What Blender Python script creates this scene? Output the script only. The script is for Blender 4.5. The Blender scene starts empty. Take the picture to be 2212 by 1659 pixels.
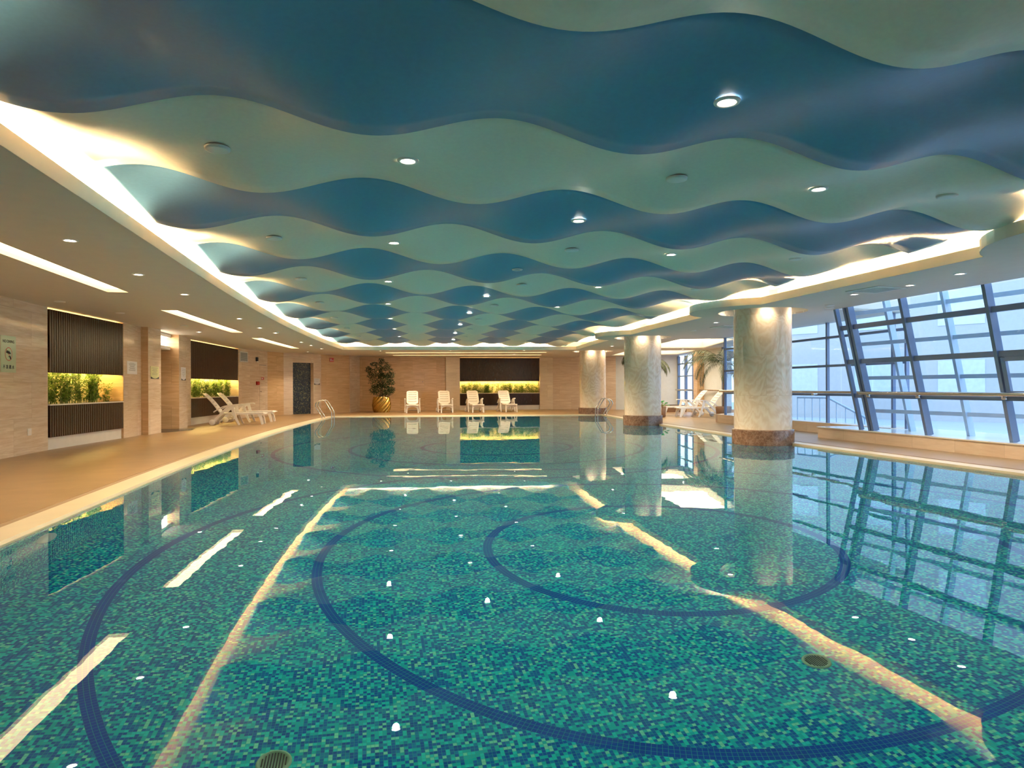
import bpy, bmesh, math, random
from mathutils import Vector, Matrix
from mathutils.geometry import delaunay_2d_cdt
random.seed(7)
PI = math.pi
sc = bpy.context.scene
col = sc.collection

# ------------------------------------------------------------------ camera
F_PX, CX, HOR = 1450.0, 1106.0, 837.0          # focal length and horizon in a 2212x1659 frame
YAW, ROLL, EYE = math.radians(12), 0.004, 1.12
cd = bpy.data.cameras.new('camera'); cam = bpy.data.objects.new('camera', cd); col.objects.link(cam)
cd.sensor_width = 36; cd.lens = F_PX * 36 / 2212; cd.shift_y = (HOR - 829.5) / 2212
cd.clip_start = .05; cd.clip_end = 300
cam.matrix_world = Matrix.Translation((0, 0, EYE)) @ Matrix.Rotation(-YAW, 4, 'Z') @ Matrix.Rotation(PI / 2, 4, 'X') @ Matrix.Rotation(-ROLL, 4, 'Z')
sc.camera = cam

# ------------------------------------------------------------------ world: bright overcast daylight outside the windows
w = bpy.data.worlds.new('overcast_sky'); sc.world = w; w.use_nodes = True
wn = w.node_tree.nodes; wl = w.node_tree.links
bg = wn['Background']
tc = wn.new('ShaderNodeTexCoord'); sep = wn.new('ShaderNodeSeparateXYZ'); rp = wn.new('ShaderNodeValToRGB')
wl.new(tc.outputs['Generated'], sep.inputs[0]); wl.new(sep.outputs['Z'], rp.inputs[0]); wl.new(rp.outputs[0], bg.inputs[0])
rp.color_ramp.elements[0].position = 0.0; rp.color_ramp.elements[0].color = (.70, .85, 1, 1)
rp.color_ramp.elements[1].position = .7; rp.color_ramp.elements[1].color = (.42, .66, 1, 1)
bg.inputs[1].default_value = 1.9

# ------------------------------------------------------------------ view
sc.view_settings.view_transform = 'Standard'; sc.view_settings.look = 'None'
sc.view_settings.exposure = 0.85; sc.view_settings.gamma = 1.0
sc.view_settings.use_curve_mapping = False
sc.cycles.use_denoising = True; sc.cycles.adaptive_threshold = .02
sc.cycles.max_bounces = 10; sc.cycles.diffuse_bounces = 4; sc.cycles.glossy_bounces = 4
sc.cycles.transmission_bounces = 6; sc.cycles.transparent_max_bounces = 12
sc.cycles.sample_clamp_indirect = 6.0; sc.cycles.blur_glossy = 1.0

WARM = (1.0, .66, .31)
COVE_E, SPOT_W, WAVE_W, SLOT_E, NICHE_E, TRAY_E = 230.0, 80.0, 320.0, 4.0, 40.0, 2.4

# ------------------------------------------------------------------ materials
MATS = {}
def nmat(name):
    m = bpy.data.materials.new(name); m.use_nodes = True; MATS[name] = m
    nt = m.node_tree; b = nt.nodes['Principled BSDF']
    return m, nt, b
def N(nt, t, **k):
    n = nt.nodes.new(t)
    for a, v in k.items(): setattr(n, a, v)
    return n
def math_n(nt, op, a, b=None, c=None):
    n = N(nt, 'ShaderNodeMath', operation=op)
    for i, v in enumerate((a, b, c)):
        if v is None: continue
        if isinstance(v, (int, float)): n.inputs[i].default_value = v
        else: nt.links.new(v, n.inputs[i])
    return n.outputs[0]
def ramp(nt, fac, stops, interp='LINEAR'):
    r = N(nt, 'ShaderNodeValToRGB'); cr = r.color_ramp; cr.interpolation = interp
    while len(cr.elements) < len(stops): cr.elements.new(.5)
    for e, (p, c) in zip(cr.elements, stops): e.position = p; e.color = (*c, 1)
    nt.links.new(fac, r.inputs[0]); return r.outputs[0]
def mixc(nt, fac, a, b, mode='MIX'):
    n = N(nt, 'ShaderNodeMix', data_type='RGBA', blend_type=mode)
    if isinstance(fac, (int, float)): n.inputs[0].default_value = fac
    else: nt.links.new(fac, n.inputs[0])
    for i, v in ((6, a), (7, b)):
        if isinstance(v, tuple): n.inputs[i].default_value = (*v, 1)
        else: nt.links.new(v, n.inputs[i])
    return n.outputs[2]
def flat(name, c, rough=.5, metal=0.0, noise=.06, scale=6, spec=.5, bump=0, sub=0):
    m, nt, b = nmat(name)
    t = N(nt, 'ShaderNodeTexCoord'); nz = N(nt, 'ShaderNodeTexNoise'); nz.inputs['Scale'].default_value = scale; nz.inputs['Detail'].default_value = 4
    nt.links.new(t.outputs['Object'], nz.inputs['Vector'])
    c1 = tuple(max(0, x * (1 - noise)) for x in c); c2 = tuple(min(1, x * (1 + noise)) for x in c)
    nt.links.new(ramp(nt, nz.outputs[0], [(.3, c1), (.7, c2)]), b.inputs['Base Color'])
    b.inputs['Roughness'].default_value = rough; b.inputs['Metallic'].default_value = metal
    b.inputs['Specular IOR Level'].default_value = spec
    if bump:
        bp = N(nt, 'ShaderNodeBump'); bp.inputs['Strength'].default_value = bump; bp.inputs['Distance'].default_value = .01
        nt.links.new(nz.outputs[0], bp.inputs['Height']); nt.links.new(bp.outputs[0], b.inputs['Normal'])
    return m
def emit(name, c, s):
    m, nt, b = nmat(name)
    b.inputs['Base Color'].default_value = (*[min(1, x) for x in c], 1)
    b.inputs['Emission Color'].default_value = (*c, 1); b.inputs['Emission Strength'].default_value = s
    b.inputs['Roughness'].default_value = .5
    return m

def travertine(name, base, dark, rough=.12, tw=1.2, th=.62, band=1.0, joints=.55):
    m, nt, b = nmat(name)
    uv = N(nt, 'ShaderNodeUVMap')
    br = N(nt, 'ShaderNodeTexBrick'); br.offset = .5; br.inputs['Scale'].default_value = 1
    br.inputs['Brick Width'].default_value = tw; br.inputs['Row Height'].default_value = th
    br.inputs['Mortar Size'].default_value = .003; br.inputs['Mortar Smooth'].default_value = .1; br.inputs['Bias'].default_value = 0
    br.inputs['Color1'].default_value = (0, 0, 0, 1); br.inputs['Color2'].default_value = (1, 1, 1, 1); br.inputs['Mortar'].default_value = (.5, .5, .5, 1)
    nt.links.new(uv.outputs[0], br.inputs['Vector'])
    mp = N(nt, 'ShaderNodeMapping'); mp.inputs['Scale'].default_value = (.9, 9 * band, 1)
    off = N(nt, 'ShaderNodeCombineXYZ'); nt.links.new(math_n(nt, 'MULTIPLY', br.outputs['Color'], 7.3), off.inputs[0]); nt.links.new(math_n(nt, 'MULTIPLY', br.outputs['Color'], 3.1), off.inputs[1])
    ad = N(nt, 'ShaderNodeVectorMath', operation='ADD'); nt.links.new(uv.outputs[0], ad.inputs[0]); nt.links.new(off.outputs[0], ad.inputs[1])
    nt.links.new(ad.outputs[0], mp.inputs[0])
    n1 = N(nt, 'ShaderNodeTexNoise'); n1.inputs['Scale'].default_value = 1.6; n1.inputs['Detail'].default_value = 8; n1.inputs['Roughness'].default_value = .65; n1.inputs['Distortion'].default_value = .5
    nt.links.new(mp.outputs[0], n1.inputs['Vector'])
    mp2 = N(nt, 'ShaderNodeMapping'); mp2.inputs['Scale'].default_value = (2.0, 60 * band, 1); nt.links.new(ad.outputs[0], mp2.inputs[0])
    n2 = N(nt, 'ShaderNodeTexNoise'); n2.inputs['Scale'].default_value = 1.0; n2.inputs['Detail'].default_value = 3
    nt.links.new(mp2.outputs[0], n2.inputs['Vector'])
    v = math_n(nt, 'ADD', math_n(nt, 'MULTIPLY', n1.outputs[0], .7), math_n(nt, 'MULTIPLY', n2.outputs[0], .3))
    mid = tuple((x + y) / 2 for x, y in zip(base, dark))
    c = ramp(nt, v, [(.36, dark), (.48, mid), (.58, base), (.7, tuple(min(1, x * 1.08) for x in base))])
    tint = ramp(nt, br.outputs['Color'], [(0, (.93, .9, .87)), (1, (1.04, 1.03, 1.03))])
    c = mixc(nt, 1.0, c, tint, 'MULTIPLY')
    c = mixc(nt, math_n(nt, 'MULTIPLY', br.outputs['Fac'], joints), c, tuple(x * .6 for x in dark))
    nt.links.new(c, b.inputs['Base Color'])
    b.inputs['Roughness'].default_value = rough; b.inputs['Specular IOR Level'].default_value = .5
    return m
travertine('travertine', (.80, .66, .51), (.66, .49, .34))
travertine('travertine_tan', (.74, .51, .29), (.60, .38, .19), rough=.18)
travertine('travertine_pale', (.84, .73, .56), (.74, .61, .44), rough=.16)
travertine('stone_curb', (.76, .61, .46), (.68, .52, .38), rough=.25, tw=.9, th=2, band=.5)

def column_stone():
    m, nt, b = nmat('column_stone')
    uv = N(nt, 'ShaderNodeUVMap')
    br = N(nt, 'ShaderNodeTexBrick'); br.offset = .5; br.inputs['Scale'].default_value = 1
    br.inputs['Brick Width'].default_value = 1.19; br.inputs['Row Height'].default_value = .8
    br.inputs['Mortar Size'].default_value = .002; br.inputs['Color1'].default_value = (0, 0, 0, 1); br.inputs['Color2'].default_value = (1, 1, 1, 1); br.inputs['Mortar'].default_value = (.5, .5, .5, 1)
    nt.links.new(uv.outputs[0], br.inputs['Vector'])
    off = N(nt, 'ShaderNodeCombineXYZ'); nt.links.new(math_n(nt, 'MULTIPLY', br.outputs['Color'], 5.7), off.inputs[0]); nt.links.new(math_n(nt, 'MULTIPLY', br.outputs['Color'], 9.1), off.inputs[2])
    ad = N(nt, 'ShaderNodeVectorMath', operation='ADD'); nt.links.new(uv.outputs[0], ad.inputs[0]); nt.links.new(off.outputs[0], ad.inputs[1])
    mp = N(nt, 'ShaderNodeMapping'); mp.inputs['Scale'].default_value = (1.3, .75, 1); nt.links.new(ad.outputs[0], mp.inputs[0])
    n1 = N(nt, 'ShaderNodeTexNoise'); n1.inputs['Scale'].default_value = 1.5; n1.inputs['Detail'].default_value = 4; n1.inputs['Roughness'].default_value = .5; n1.inputs['Distortion'].default_value = .6
    nt.links.new(mp.outputs[0], n1.inputs['Vector'])
    sepv = N(nt, 'ShaderNodeSeparateXYZ'); nt.links.new(uv.outputs[0], sepv.inputs[0])
    ph = math_n(nt, 'ADD', math_n(nt, 'MULTIPLY', n1.outputs[0], 34), math_n(nt, 'MULTIPLY', sepv.outputs[1], 13))
    wv = math_n(nt, 'POWER', math_n(nt, 'ABSOLUTE', math_n(nt, 'SINE', ph)), 2.2)
    n3 = N(nt, 'ShaderNodeTexNoise'); n3.inputs['Scale'].default_value = 2.2; n3.inputs['Detail'].default_value = 3; nt.links.new(ad.outputs[0], n3.inputs['Vector'])
    amt = math_n(nt, 'MULTIPLY', wv, math_n(nt, 'MULTIPLY', n3.outputs[0], .9))
    c = ramp(nt, amt, [(0, (.86, .71, .55)), (.4, (.79, .61, .43)), (.9, (.64, .46, .30))])
    c = mixc(nt, math_n(nt, 'MULTIPLY', br.outputs['Fac'], .4), c, (.4, .3, .2))
    nt.links.new(c, b.inputs['Base Color']); b.inputs['Roughness'].default_value = .14
    return m
column_stone()

def marble_brown():
    m, nt, b = nmat('brown_marble')
    t = N(nt, 'ShaderNodeTexCoord'); v = N(nt, 'ShaderNodeTexVoronoi', feature='DISTANCE_TO_EDGE'); v.inputs['Scale'].default_value = 14
    nz = N(nt, 'ShaderNodeTexNoise'); nz.inputs['Scale'].default_value = 12; nz.inputs['Detail'].default_value = 8; nz.inputs['Roughness'].default_value = .7
    nt.links.new(t.outputs['Object'], nz.inputs['Vector'])
    mx = N(nt, 'ShaderNodeMix', data_type='VECTOR'); mx.inputs[0].default_value = .12; nt.links.new(t.outputs['Object'], mx.inputs[4]); nt.links.new(nz.outputs[1], mx.inputs[5])
    nt.links.new(mx.outputs[1], v.inputs['Vector'])
    c1 = ramp(nt, nz.outputs[0], [(.3, (.10, .05, .03)), (.5, (.17, .09, .055)), (.7, (.27, .16, .105))])
    c = mixc(nt, ramp(nt, v.outputs[0], [(0, (.55, .55, .55)), (.06, (0, 0, 0))]), c1, (.38, .27, .20))
    nt.links.new(c, b.inputs['Base Color']); b.inputs['Roughness'].default_value = .18
marble_brown()

RINGS = [(2.68, 5.99), (2.72, 14.4)]
RADII = (1.617, 3.12, 4.61)
def mosaic_pool():
    m, nt, b = nmat('pool_mosaic')
    g = N(nt, 'ShaderNodeNewGeometry'); uv = N(nt, 'ShaderNodeUVMap')
    p = .0205
    sp = N(nt, 'ShaderNodeSeparateXYZ'); nt.links.new(uv.outputs[0], sp.inputs[0])
    fx = math_n(nt, 'DIVIDE', sp.outputs[0], p); fy = math_n(nt, 'DIVIDE', sp.outputs[1], p)
    ix = math_n(nt, 'FLOOR', fx); iy = math_n(nt, 'FLOOR', fy)
    cb = N(nt, 'ShaderNodeCombineXYZ'); nt.links.new(ix, cb.inputs[0]); nt.links.new(iy, cb.inputs[1])
    wn_ = N(nt, 'ShaderNodeTexWhiteNoise', noise_dimensions='2D'); nt.links.new(cb.outputs[0], wn_.inputs['Vector'])
    tile = ramp(nt, wn_.outputs[0], [(0, (.001, .07, .36)), (.22, (.002, .11, .40)), (.42, (.003, .20, .44)), (.52, (.004, .46, .50)), (.74, (.015, .64, .62)), (.9, (.24, .78, .60))], 'CONSTANT')
    def edge(f, wdt):
        fr = math_n(nt, 'FRACT', f)
        return math_n(nt, 'GREATER_THAN', math_n(nt, 'ABSOLUTE', math_n(nt, 'SUBTRACT', fr, .5)), .5 - wdt)
    gr = math_n(nt, 'MAXIMUM', edge(fx, .05), edge(fy, .05))
    c = mixc(nt, math_n(nt, 'MULTIPLY', gr, .8), tile, (.05, .42, .33))
    ps = N(nt, 'ShaderNodeSeparateXYZ'); nt.links.new(g.outputs['Position'], ps.inputs[0])
    isfloor = math_n(nt, 'LESS_THAN', ps.outputs[2], -1.45)
    for (cx, cy) in RINGS:
        dx = math_n(nt, 'SUBTRACT', ps.outputs[0], cx); dy = math_n(nt, 'SUBTRACT', ps.outputs[1], cy)
        r = math_n(nt, 'SQRT', math_n(nt, 'ADD', math_n(nt, 'MULTIPLY', dx, dx), math_n(nt, 'MULTIPLY', dy, dy)))
        an = math_n(nt, 'ARCTAN2', dy, dx)
        for R in RADII:
            dr = math_n(nt, 'SUBTRACT', r, R - .0425)
            ins = math_n(nt, 'MULTIPLY', math_n(nt, 'GREATER_THAN', dr, 0), math_n(nt, 'LESS_THAN', dr, .085))
            ins = math_n(nt, 'MULTIPLY', ins, isfloor)
            rr = math_n(nt, 'DIVIDE', dr, .085 / 3); aa = math_n(nt, 'MULTIPLY', an, R / .028)
            gg = math_n(nt, 'MAXIMUM', edge(rr, .045), edge(aa, .045))
            rc = mixc(nt, gg, (.003, .045, .33), (.03, .33, .30))
            c = mixc(nt, ins, c, rc)
    nt.links.new(c, b.inputs['Base Color']); b.inputs['Roughness'].default_value = .45; b.inputs['Specular IOR Level'].default_value = .04
mosaic_pool()
def mosaic_dark():
    m, nt, b = nmat('dark_mosaic')
    uv = N(nt, 'ShaderNodeUVMap'); p = .03
    sp = N(nt, 'ShaderNodeSeparateXYZ'); nt.links.new(uv.outputs[0], sp.inputs[0])
    ix = math_n(nt, 'FLOOR', math_n(nt, 'DIVIDE', sp.outputs[0], p)); iy = math_n(nt, 'FLOOR', math_n(nt, 'DIVIDE', sp.outputs[1], p))
    cb = N(nt, 'ShaderNodeCombineXYZ'); nt.links.new(ix, cb.inputs[0]); nt.links.new(iy, cb.inputs[1])
    wn_ = N(nt, 'ShaderNodeTexWhiteNoise', noise_dimensions='2D'); nt.links.new(cb.outputs[0], wn_.inputs['Vector'])
    c = ramp(nt, wn_.outputs[0], [(0, (.010, .018, .03)), (.4, (.015, .03, .06)), (.7, (.03, .05, .05)), (.86, (.13, .15, .09))], 'CONSTANT')
    nt.links.new(c, b.inputs['Base Color']); b.inputs['Roughness'].default_value = .25
mosaic_dark()

def water_mat():
    m, nt, b = nmat('pool_water'); nt.nodes.remove(b)
    out = nt.nodes['Material Output']
    gl = N(nt, 'ShaderNodeBsdfGlass'); gl.inputs['IOR'].default_value = 1.333; gl.inputs['Roughness'].default_value = 0.0
    gl.inputs['Color'].default_value = (.93, 1, .99, 1)
    t = N(nt, 'ShaderNodeTexCoord')
    mp = N(nt, 'ShaderNodeMapping'); nt.links.new(t.outputs['Object'], mp.inputs[0])
    nz = N(nt, 'ShaderNodeTexNoise'); nz.inputs['Scale'].default_value = 2.2; nz.inputs['Detail'].default_value = 2; nz.inputs['Roughness'].default_value = .45
    nt.links.new(mp.outputs[0], nz.inputs['Vector'])
    bp = N(nt, 'ShaderNodeBump'); bp.inputs['Strength'].default_value = .035; bp.inputs['Distance'].default_value = .02
    nt.links.new(nz.outputs[0], bp.inputs['Height']); nt.links.new(bp.outputs[0], gl.inputs['Normal'])
    nt.links.new(gl.outputs[0], out.inputs['Surface'])
water_mat()
def glass_mat(name, tint, refl):
    m, nt, b = nmat(name); nt.nodes.remove(b); out = nt.nodes['Material Output']
    tr = N(nt, 'ShaderNodeBsdfTransparent'); tr.inputs[0].default_value = (*tint, 1)
    gs = N(nt, 'ShaderNodeBsdfGlossy'); gs.inputs['Roughness'].default_value = .0
    g = N(nt, 'ShaderNodeNewGeometry'); dt = N(nt, 'ShaderNodeVectorMath', operation='DOT_PRODUCT')
    nt.links.new(g.outputs['Incoming'], dt.inputs[0]); nt.links.new(g.outputs['Normal'], dt.inputs[1])
    c5 = math_n(nt, 'POWER', math_n(nt, 'SUBTRACT', 1.0, math_n(nt, 'ABSOLUTE', dt.outputs['Value'])), 5.0)
    fr = math_n(nt, 'ADD', math_n(nt, 'MULTIPLY', c5, .92), .06)      # thin pane, the same from both sides
    mx = N(nt, 'ShaderNodeMixShader'); nt.links.new(math_n(nt, 'MULTIPLY', fr, refl), mx.inputs[0])
    nt.links.new(tr.outputs[0], mx.inputs[1]); nt.links.new(gs.outputs[0], mx.inputs[2]); nt.links.new(mx.outputs[0], out.inputs['Surface'])
glass_mat('window_glass', (.90, .96, 1.0), 1.0)
glass_mat('outer_glass', (.92, .97, 1.0), .8)

def deck_mat():
    m, nt, b = nmat('deck_tile')
    t = N(nt, 'ShaderNodeTexCoord')
    br = N(nt, 'ShaderNodeTexBrick'); br.offset = .5; br.inputs['Scale'].default_value = 1; br.inputs['Brick Width'].default_value = .6; br.inputs['Row Height'].default_value = .3
    br.inputs['Mortar Size'].default_value = .003; br.inputs['Color1'].default_value = (.30, .185, .085, 1); br.inputs['Color2'].default_value = (.345, .215, .10, 1); br.inputs['Mortar'].default_value = (.30, .19, .10, 1)
    nt.links.new(t.outputs['Object'], br.inputs['Vector'])
    nz = N(nt, 'ShaderNodeTexNoise'); nz.inputs['Scale'].default_value = 3; nz.inputs['Detail'].default_value = 6; nt.links.new(t.outputs['Object'], nz.inputs['Vector'])
    c = mixc(nt, .35, br.outputs[0], ramp(nt, nz.outputs[0], [(.3, (.27, .165, .075)), (.7, (.39, .25, .12))]))
    nt.links.new(c, b.inputs['Base Color']); b.inputs['Roughness'].default_value = .33
    sp = N(nt, 'ShaderNodeSeparateXYZ'); nt.links.new(t.outputs['Object'], sp.inputs[0])
    rib = math_n(nt, 'SINE', math_n(nt, 'MULTIPLY', sp.outputs[1], 2 * PI / .025))
    bp = N(nt, 'ShaderNodeBump'); bp.inputs['Strength'].default_value = .25; bp.inputs['Distance'].default_value = .002
    nt.links.new(rib, bp.inputs['Height']); nt.links.new(bp.outputs[0], b.inputs['Normal'])
deck_mat()
def brushed(name, c1, c2, rough):
    m, nt, b = nmat(name)
    t = N(nt, 'ShaderNodeTexCoord'); mp = N(nt, 'ShaderNodeMapping'); mp.inputs['Scale'].default_value = (14, 14, 1.2); nt.links.new(t.outputs['Object'], mp.inputs[0])
    nz = N(nt, 'ShaderNodeTexNoise'); nz.inputs['Scale'].default_value = 3; nz.inputs['Detail'].default_value = 5; nt.links.new(mp.outputs[0], nz.inputs['Vector'])
    nt.links.new(ramp(nt, nz.outputs[0], [(.3, c1), (.7, c2)]), b.inputs['Base Color']); b.inputs['Roughness'].default_value = rough
brushed('dark_slats', (.022, .009, .005), (.050, .021, .011), .26)
def leafm(name, c1, c2, trans=.25):
    m, nt, b = nmat(name)
    oi = N(nt, 'ShaderNodeObjectInfo'); t = N(nt, 'ShaderNodeTexCoord'); nz = N(nt, 'ShaderNodeTexNoise'); nz.inputs['Scale'].default_value = 9
    nt.links.new(t.outputs['Object'], nz.inputs['Vector'])
    nt.links.new(ramp(nt, nz.outputs[0], [(.35, c1), (.65, c2)]), b.inputs['Base Color']); b.inputs['Roughness'].default_value = .45
    tl = N(nt, 'ShaderNodeBsdfTranslucent'); tl.inputs[0].default_value = (*c2, 1)
    mx = N(nt, 'ShaderNodeMixShader'); mx.inputs[0].default_value = trans
    out = nt.nodes['Material Output']; nt.links.new(b.outputs[0], mx.inputs[1]); nt.links.new(tl.outputs[0], mx.inputs[2]); nt.links.new(mx.outputs[0], out.inputs['Surface'])
leafm('bamboo_leaf', (.10, .22, .03), (.22, .36, .05), .4)
leafm('ficus_leaf', (.018, .045, .012), (.05, .11, .03), .15)
leafm('palm_leaf', (.05, .07, .035), (.12, .14, .07), .2)
leafm('bright_leaf', (.03, .25, .08), (.06, .38, .12), .2)
leafm('shrub_leaf', (.25, .35, .22), (.40, .50, .36), .2)
flat('bamboo_stem', (.30, .33, .08)); flat('trunk', (.16, .10, .06), .8, scale=20, noise=.3)
flat('panel_aqua', (.74, .71, .61), .42, noise=.03, bump=.05, scale=30)
flat('panel_blue', (.085, .235, .43), .38, noise=.04, bump=.05, scale=30)
flat('plaster', (.62, .58, .51), .6, noise=.02)
flat('fascia_paint', (.82, .76, .64), .5, noise=.02)
flat('white_stone', (.80, .76, .70), .12, noise=.03)
flat('coping_stone', (.66, .54, .36), .28, noise=.05, scale=3)
flat('gutter_brown', (.30, .20, .11), .5)
flat('white_plastic', (.86, .80, .72), .35, noise=.02)
flat('chrome', (.62, .62, .62), .16, 1.0, noise=.02)
flat('steel_rail', (.55, .50, .44), .25, 1.0, noise=.03)
flat('frame_metal', (.13, .19, .32), .32, .0, noise=.05)
flat('outer_metal', (.42, .54, .68), .5, noise=.05)
flat('frame_brown', (.060, .045, .04), .4, noise=.08)
flat('dark_void', (.02, .02, .02), .8)
flat('grey_void', (.35, .35, .34), .8)
flat('grille_white', (.75, .75, .72), .4); flat('grille_grey', (.22, .27, .28), .5)
flat('white_enamel', (.85, .84, .82), .35, noise=.01)
flat('sign_green', (.55, .66, .44), .15, noise=.02); flat('sign_yellow', (.70, .68, .34), .3, noise=.02)
flat('paper_white', (.78, .76, .76), .7, noise=.02); flat('ink', (.03, .035, .04), .6); flat('ink_grey', (.25, .22, .22), .6)
flat('red_paint', (.45, .03, .02), .35); flat('red_sign', (.62, .06, .05), .35)
flat('brass', (.60, .40, .11), .24, 1.0, noise=.12, scale=4)
flat('soil', (.05, .035, .02), .9); flat('planter_brown', (.24, .13, .07), .5)
flat('niche_back', (.85, .70, .40), .6, noise=.05)
flat('white_wall', (.72, .75, .76), .6, noise=.03)
flat('bldg_pale', (.48, .49, .50), .8, noise=.03); flat('bldg_white', (.78, .78, .78), .8, noise=.03); flat('bldg_glass', (.60, .66, .72), .3)
flat('outside_paving', (.45, .50, .55), .6, noise=.05); flat('drain_plastic', (.30, .50, .33), .4)
emit('lamp_glow', (1, .86, .66), 30.0)
emit('cove_led', WARM, COVE_E); emit('slot_diffuser', (1, .72, .38), SLOT_E)
emit('niche_led', (1.0, .70, .22), NICHE_E); emit('tray_ceiling_glow', (1, .84, .58), TRAY_E)
emit('entry_light', (1, .86, .68), 5.0)
emit('top_led', (1, .62, .22), 6.0)

# ------------------------------------------------------------------ mesh helpers
def tag(o, label=None, cat=None, group=None, kind=None):
    if label: o['label'] = label
    if cat: o['category'] = cat
    if group: o['group'] = group
    if kind: o['kind'] = kind
    return o
def empty(name, loc=(0, 0, 0), rz=0.0, label=None, cat=None, group=None, kind=None):
    o = bpy.data.objects.new(name, None); col.objects.link(o); o.location = loc; o.rotation_euler = (0, 0, rz); o.empty_display_size = .1
    return tag(o, label, cat, group, kind)
class MB:
    def __init__(s): s.v = []; s.f = []; s.uv = []; s.sm = []
    def face(s, pts, uvs=None, smooth=False):
        b = len(s.v); s.v += [tuple(p) for p in pts]; s.f.append(tuple(range(b, b + len(pts)))); s.uv.append(uvs or [(p[0], p[1]) for p in pts]); s.sm.append(smooth)
    def grid(s, rows, uvf=None, smooth=True, closed=False):
        b = len(s.v); n = len(rows[0])
        for r in rows: s.v += [tuple(p) for p in r]
        for i in range(len(rows) - 1):
            for j in range(n if closed else n - 1):
                k = (j + 1) % n
                q = (b + i * n + j, b + i * n + k, b + (i + 1) * n + k, b + (i + 1) * n + j)
                s.f.append(q); s.sm.append(smooth)
                if uvf: s.uv.append([uvf(i, j), uvf(i, j + 1), uvf(i + 1, j + 1), uvf(i + 1, j)])
                else: s.uv.append([(s.v[x][0], s.v[x][1]) for x in q])
        return s
    def hexa(s, c):      # 8 corners: bottom 4 ccw, top 4 ccw
        for q in ((3, 2, 1, 0), (4, 5, 6, 7), (0, 1, 5, 4), (1, 2, 6, 5), (2, 3, 7, 6), (3, 0, 4, 7)):
            P = [Vector(c[i]) for i in q]
            n = (P[1] - P[0]).cross(P[2] - P[0])
            if abs(n.z) > .7 * n.length: uv = [(p.x, p.y) for p in P]
            else:
                h = Vector((n.y, -n.x, 0)); h = h.normalized() if h.length > 1e-9 else Vector((1, 0, 0))
                uv = [(p.dot(h), p.z) for p in P]
            s.face(P, uv)
        return s
    def box(s, x0, x1, y0, y1, z0, z1):
        return s.hexa([(x0, y0, z0), (x1, y0, z0), (x1, y1, z0), (x0, y1, z0), (x0, y0, z1), (x1, y0, z1), (x1, y1, z1), (x0, y1, z1)])
    def wall(s, p, q, z0, z1, t):      # inner face on p->q, body to the left of the direction (t>0)
        p = Vector(p); q = Vector(q); d = (q - p).normalized(); n = Vector((-d.y, d.x)) * t
        a, b_, c, e = p, q, q + n, p + n
        if t < 0: a, b_, c, e = q, p, p + n, q + n
        return s.hexa([(*a, z0), (*b_, z0), (*c, z0), (*e, z0), (*a, z1), (*b_, z1), (*c, z1), (*e, z1)])
    def beam(s, p, q, wd, dp, up=(0, 0, 1)):     # box beam along p->q
        p = Vector(p); q = Vector(q); d = (q - p).normalized(); u = Vector(up)
        a = d.cross(u).normalized() * wd / 2; b_ = a.cross(d).normalized() * dp / 2
        return s.hexa([p - a - b_, p + a - b_, p + a + b_, p - a + b_, q - a - b_, q + a - b_, q + a + b_, q - a + b_])
    def tube(s, pts, r, n=10, cap=True, radii=None):
        pts = [Vector(p) for p in pts]; rows = []; prev = None
        for i, p in enumerate(pts):
            d = (pts[min(i + 1, len(pts) - 1)] - pts[max(i - 1, 0)]).normalized()
            if prev is None:
                prev = d.cross(Vector((0, 0, 1)));
                if prev.length < 1e-3: prev = d.cross(Vector((1, 0, 0)))
            prev = (prev - d * prev.dot(d)).normalized(); o = d.cross(prev); rr = radii[i] if radii else r
            rows.append([p + (prev * math.cos(2 * PI * k / n) + o * math.sin(2 * PI * k / n)) * rr for k in range(n)])
        s.grid(rows, closed=True)
        if cap: s.face(rows[0][::-1]); s.face(rows[-1])
        return s
    def lathe(s, prof, n=32, c=(0, 0), cap=False, uvs=False):
        rows = [[(c[0] + r * math.cos(2 * PI * k / n), c[1] + r * math.sin(2 * PI * k / n), z) for k in range(n)] for r, z in prof]
        R = prof[len(prof) // 2][0]
        s.grid(rows, (lambda i, j: (2 * PI * j / n * R, prof[i][1])) if uvs else None, closed=True)
        if cap: s.face(rows[-1]); s.face(rows[0][::-1])
        return s
    def prism(s, pts, z0, z1):
        n = len(pts); s.face([(x, y, z1) for x, y in pts]); s.face([(x, y, z0) for x, y in pts][::-1])
        for i in range(n):
            a, b_ = pts[i], pts[(i + 1) % n]; L = math.hypot(b_[0] - a[0], b_[1] - a[1])
            s.face([(*a, z0), (*b_, z0), (*b_, z1), (*a, z1)], [(0, z0), (L, z0), (L, z1), (0, z1)])
        return s
    def slab(s, outer, holes, z0, z1):   # polygon with holes, extruded
        loops = [outer] + holes; vs = []; ed = []
        for L in loops:
            b = len(vs); vs += [Vector(p) for p in L]; ed += [(b + i, b + (i + 1) % len(L)) for i in range(len(L))]
        rv, re_, rf, *_ = delaunay_2d_cdt(vs, ed, [], 0, 1e-6)
        def inside(p, L):
            c = False
            for i in range(len(L)):
                x1, y1 = L[i]; x2, y2 = L[(i + 1) % len(L)]
                if (y1 > p[1]) != (y2 > p[1]) and p[0] < (x2 - x1) * (p[1] - y1) / (y2 - y1) + x1: c = not c
            return c
        for f in rf:
            c = (sum(rv[i].x for i in f) / len(f), sum(rv[i].y for i in f) / len(f))
            if inside(c, outer) and not any(inside(c, h) for h in holes):
                P = [rv[i] for i in f]
                ar = sum(P[i].x * P[(i + 1) % len(P)].y - P[(i + 1) % len(P)].x * P[i].y for i in range(len(P)))
                if ar < 0: P = P[::-1]
                s.face([(p.x, p.y, z1) for p in P]); s.face([(p.x, p.y, z0) for p in P][::-1])
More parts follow.
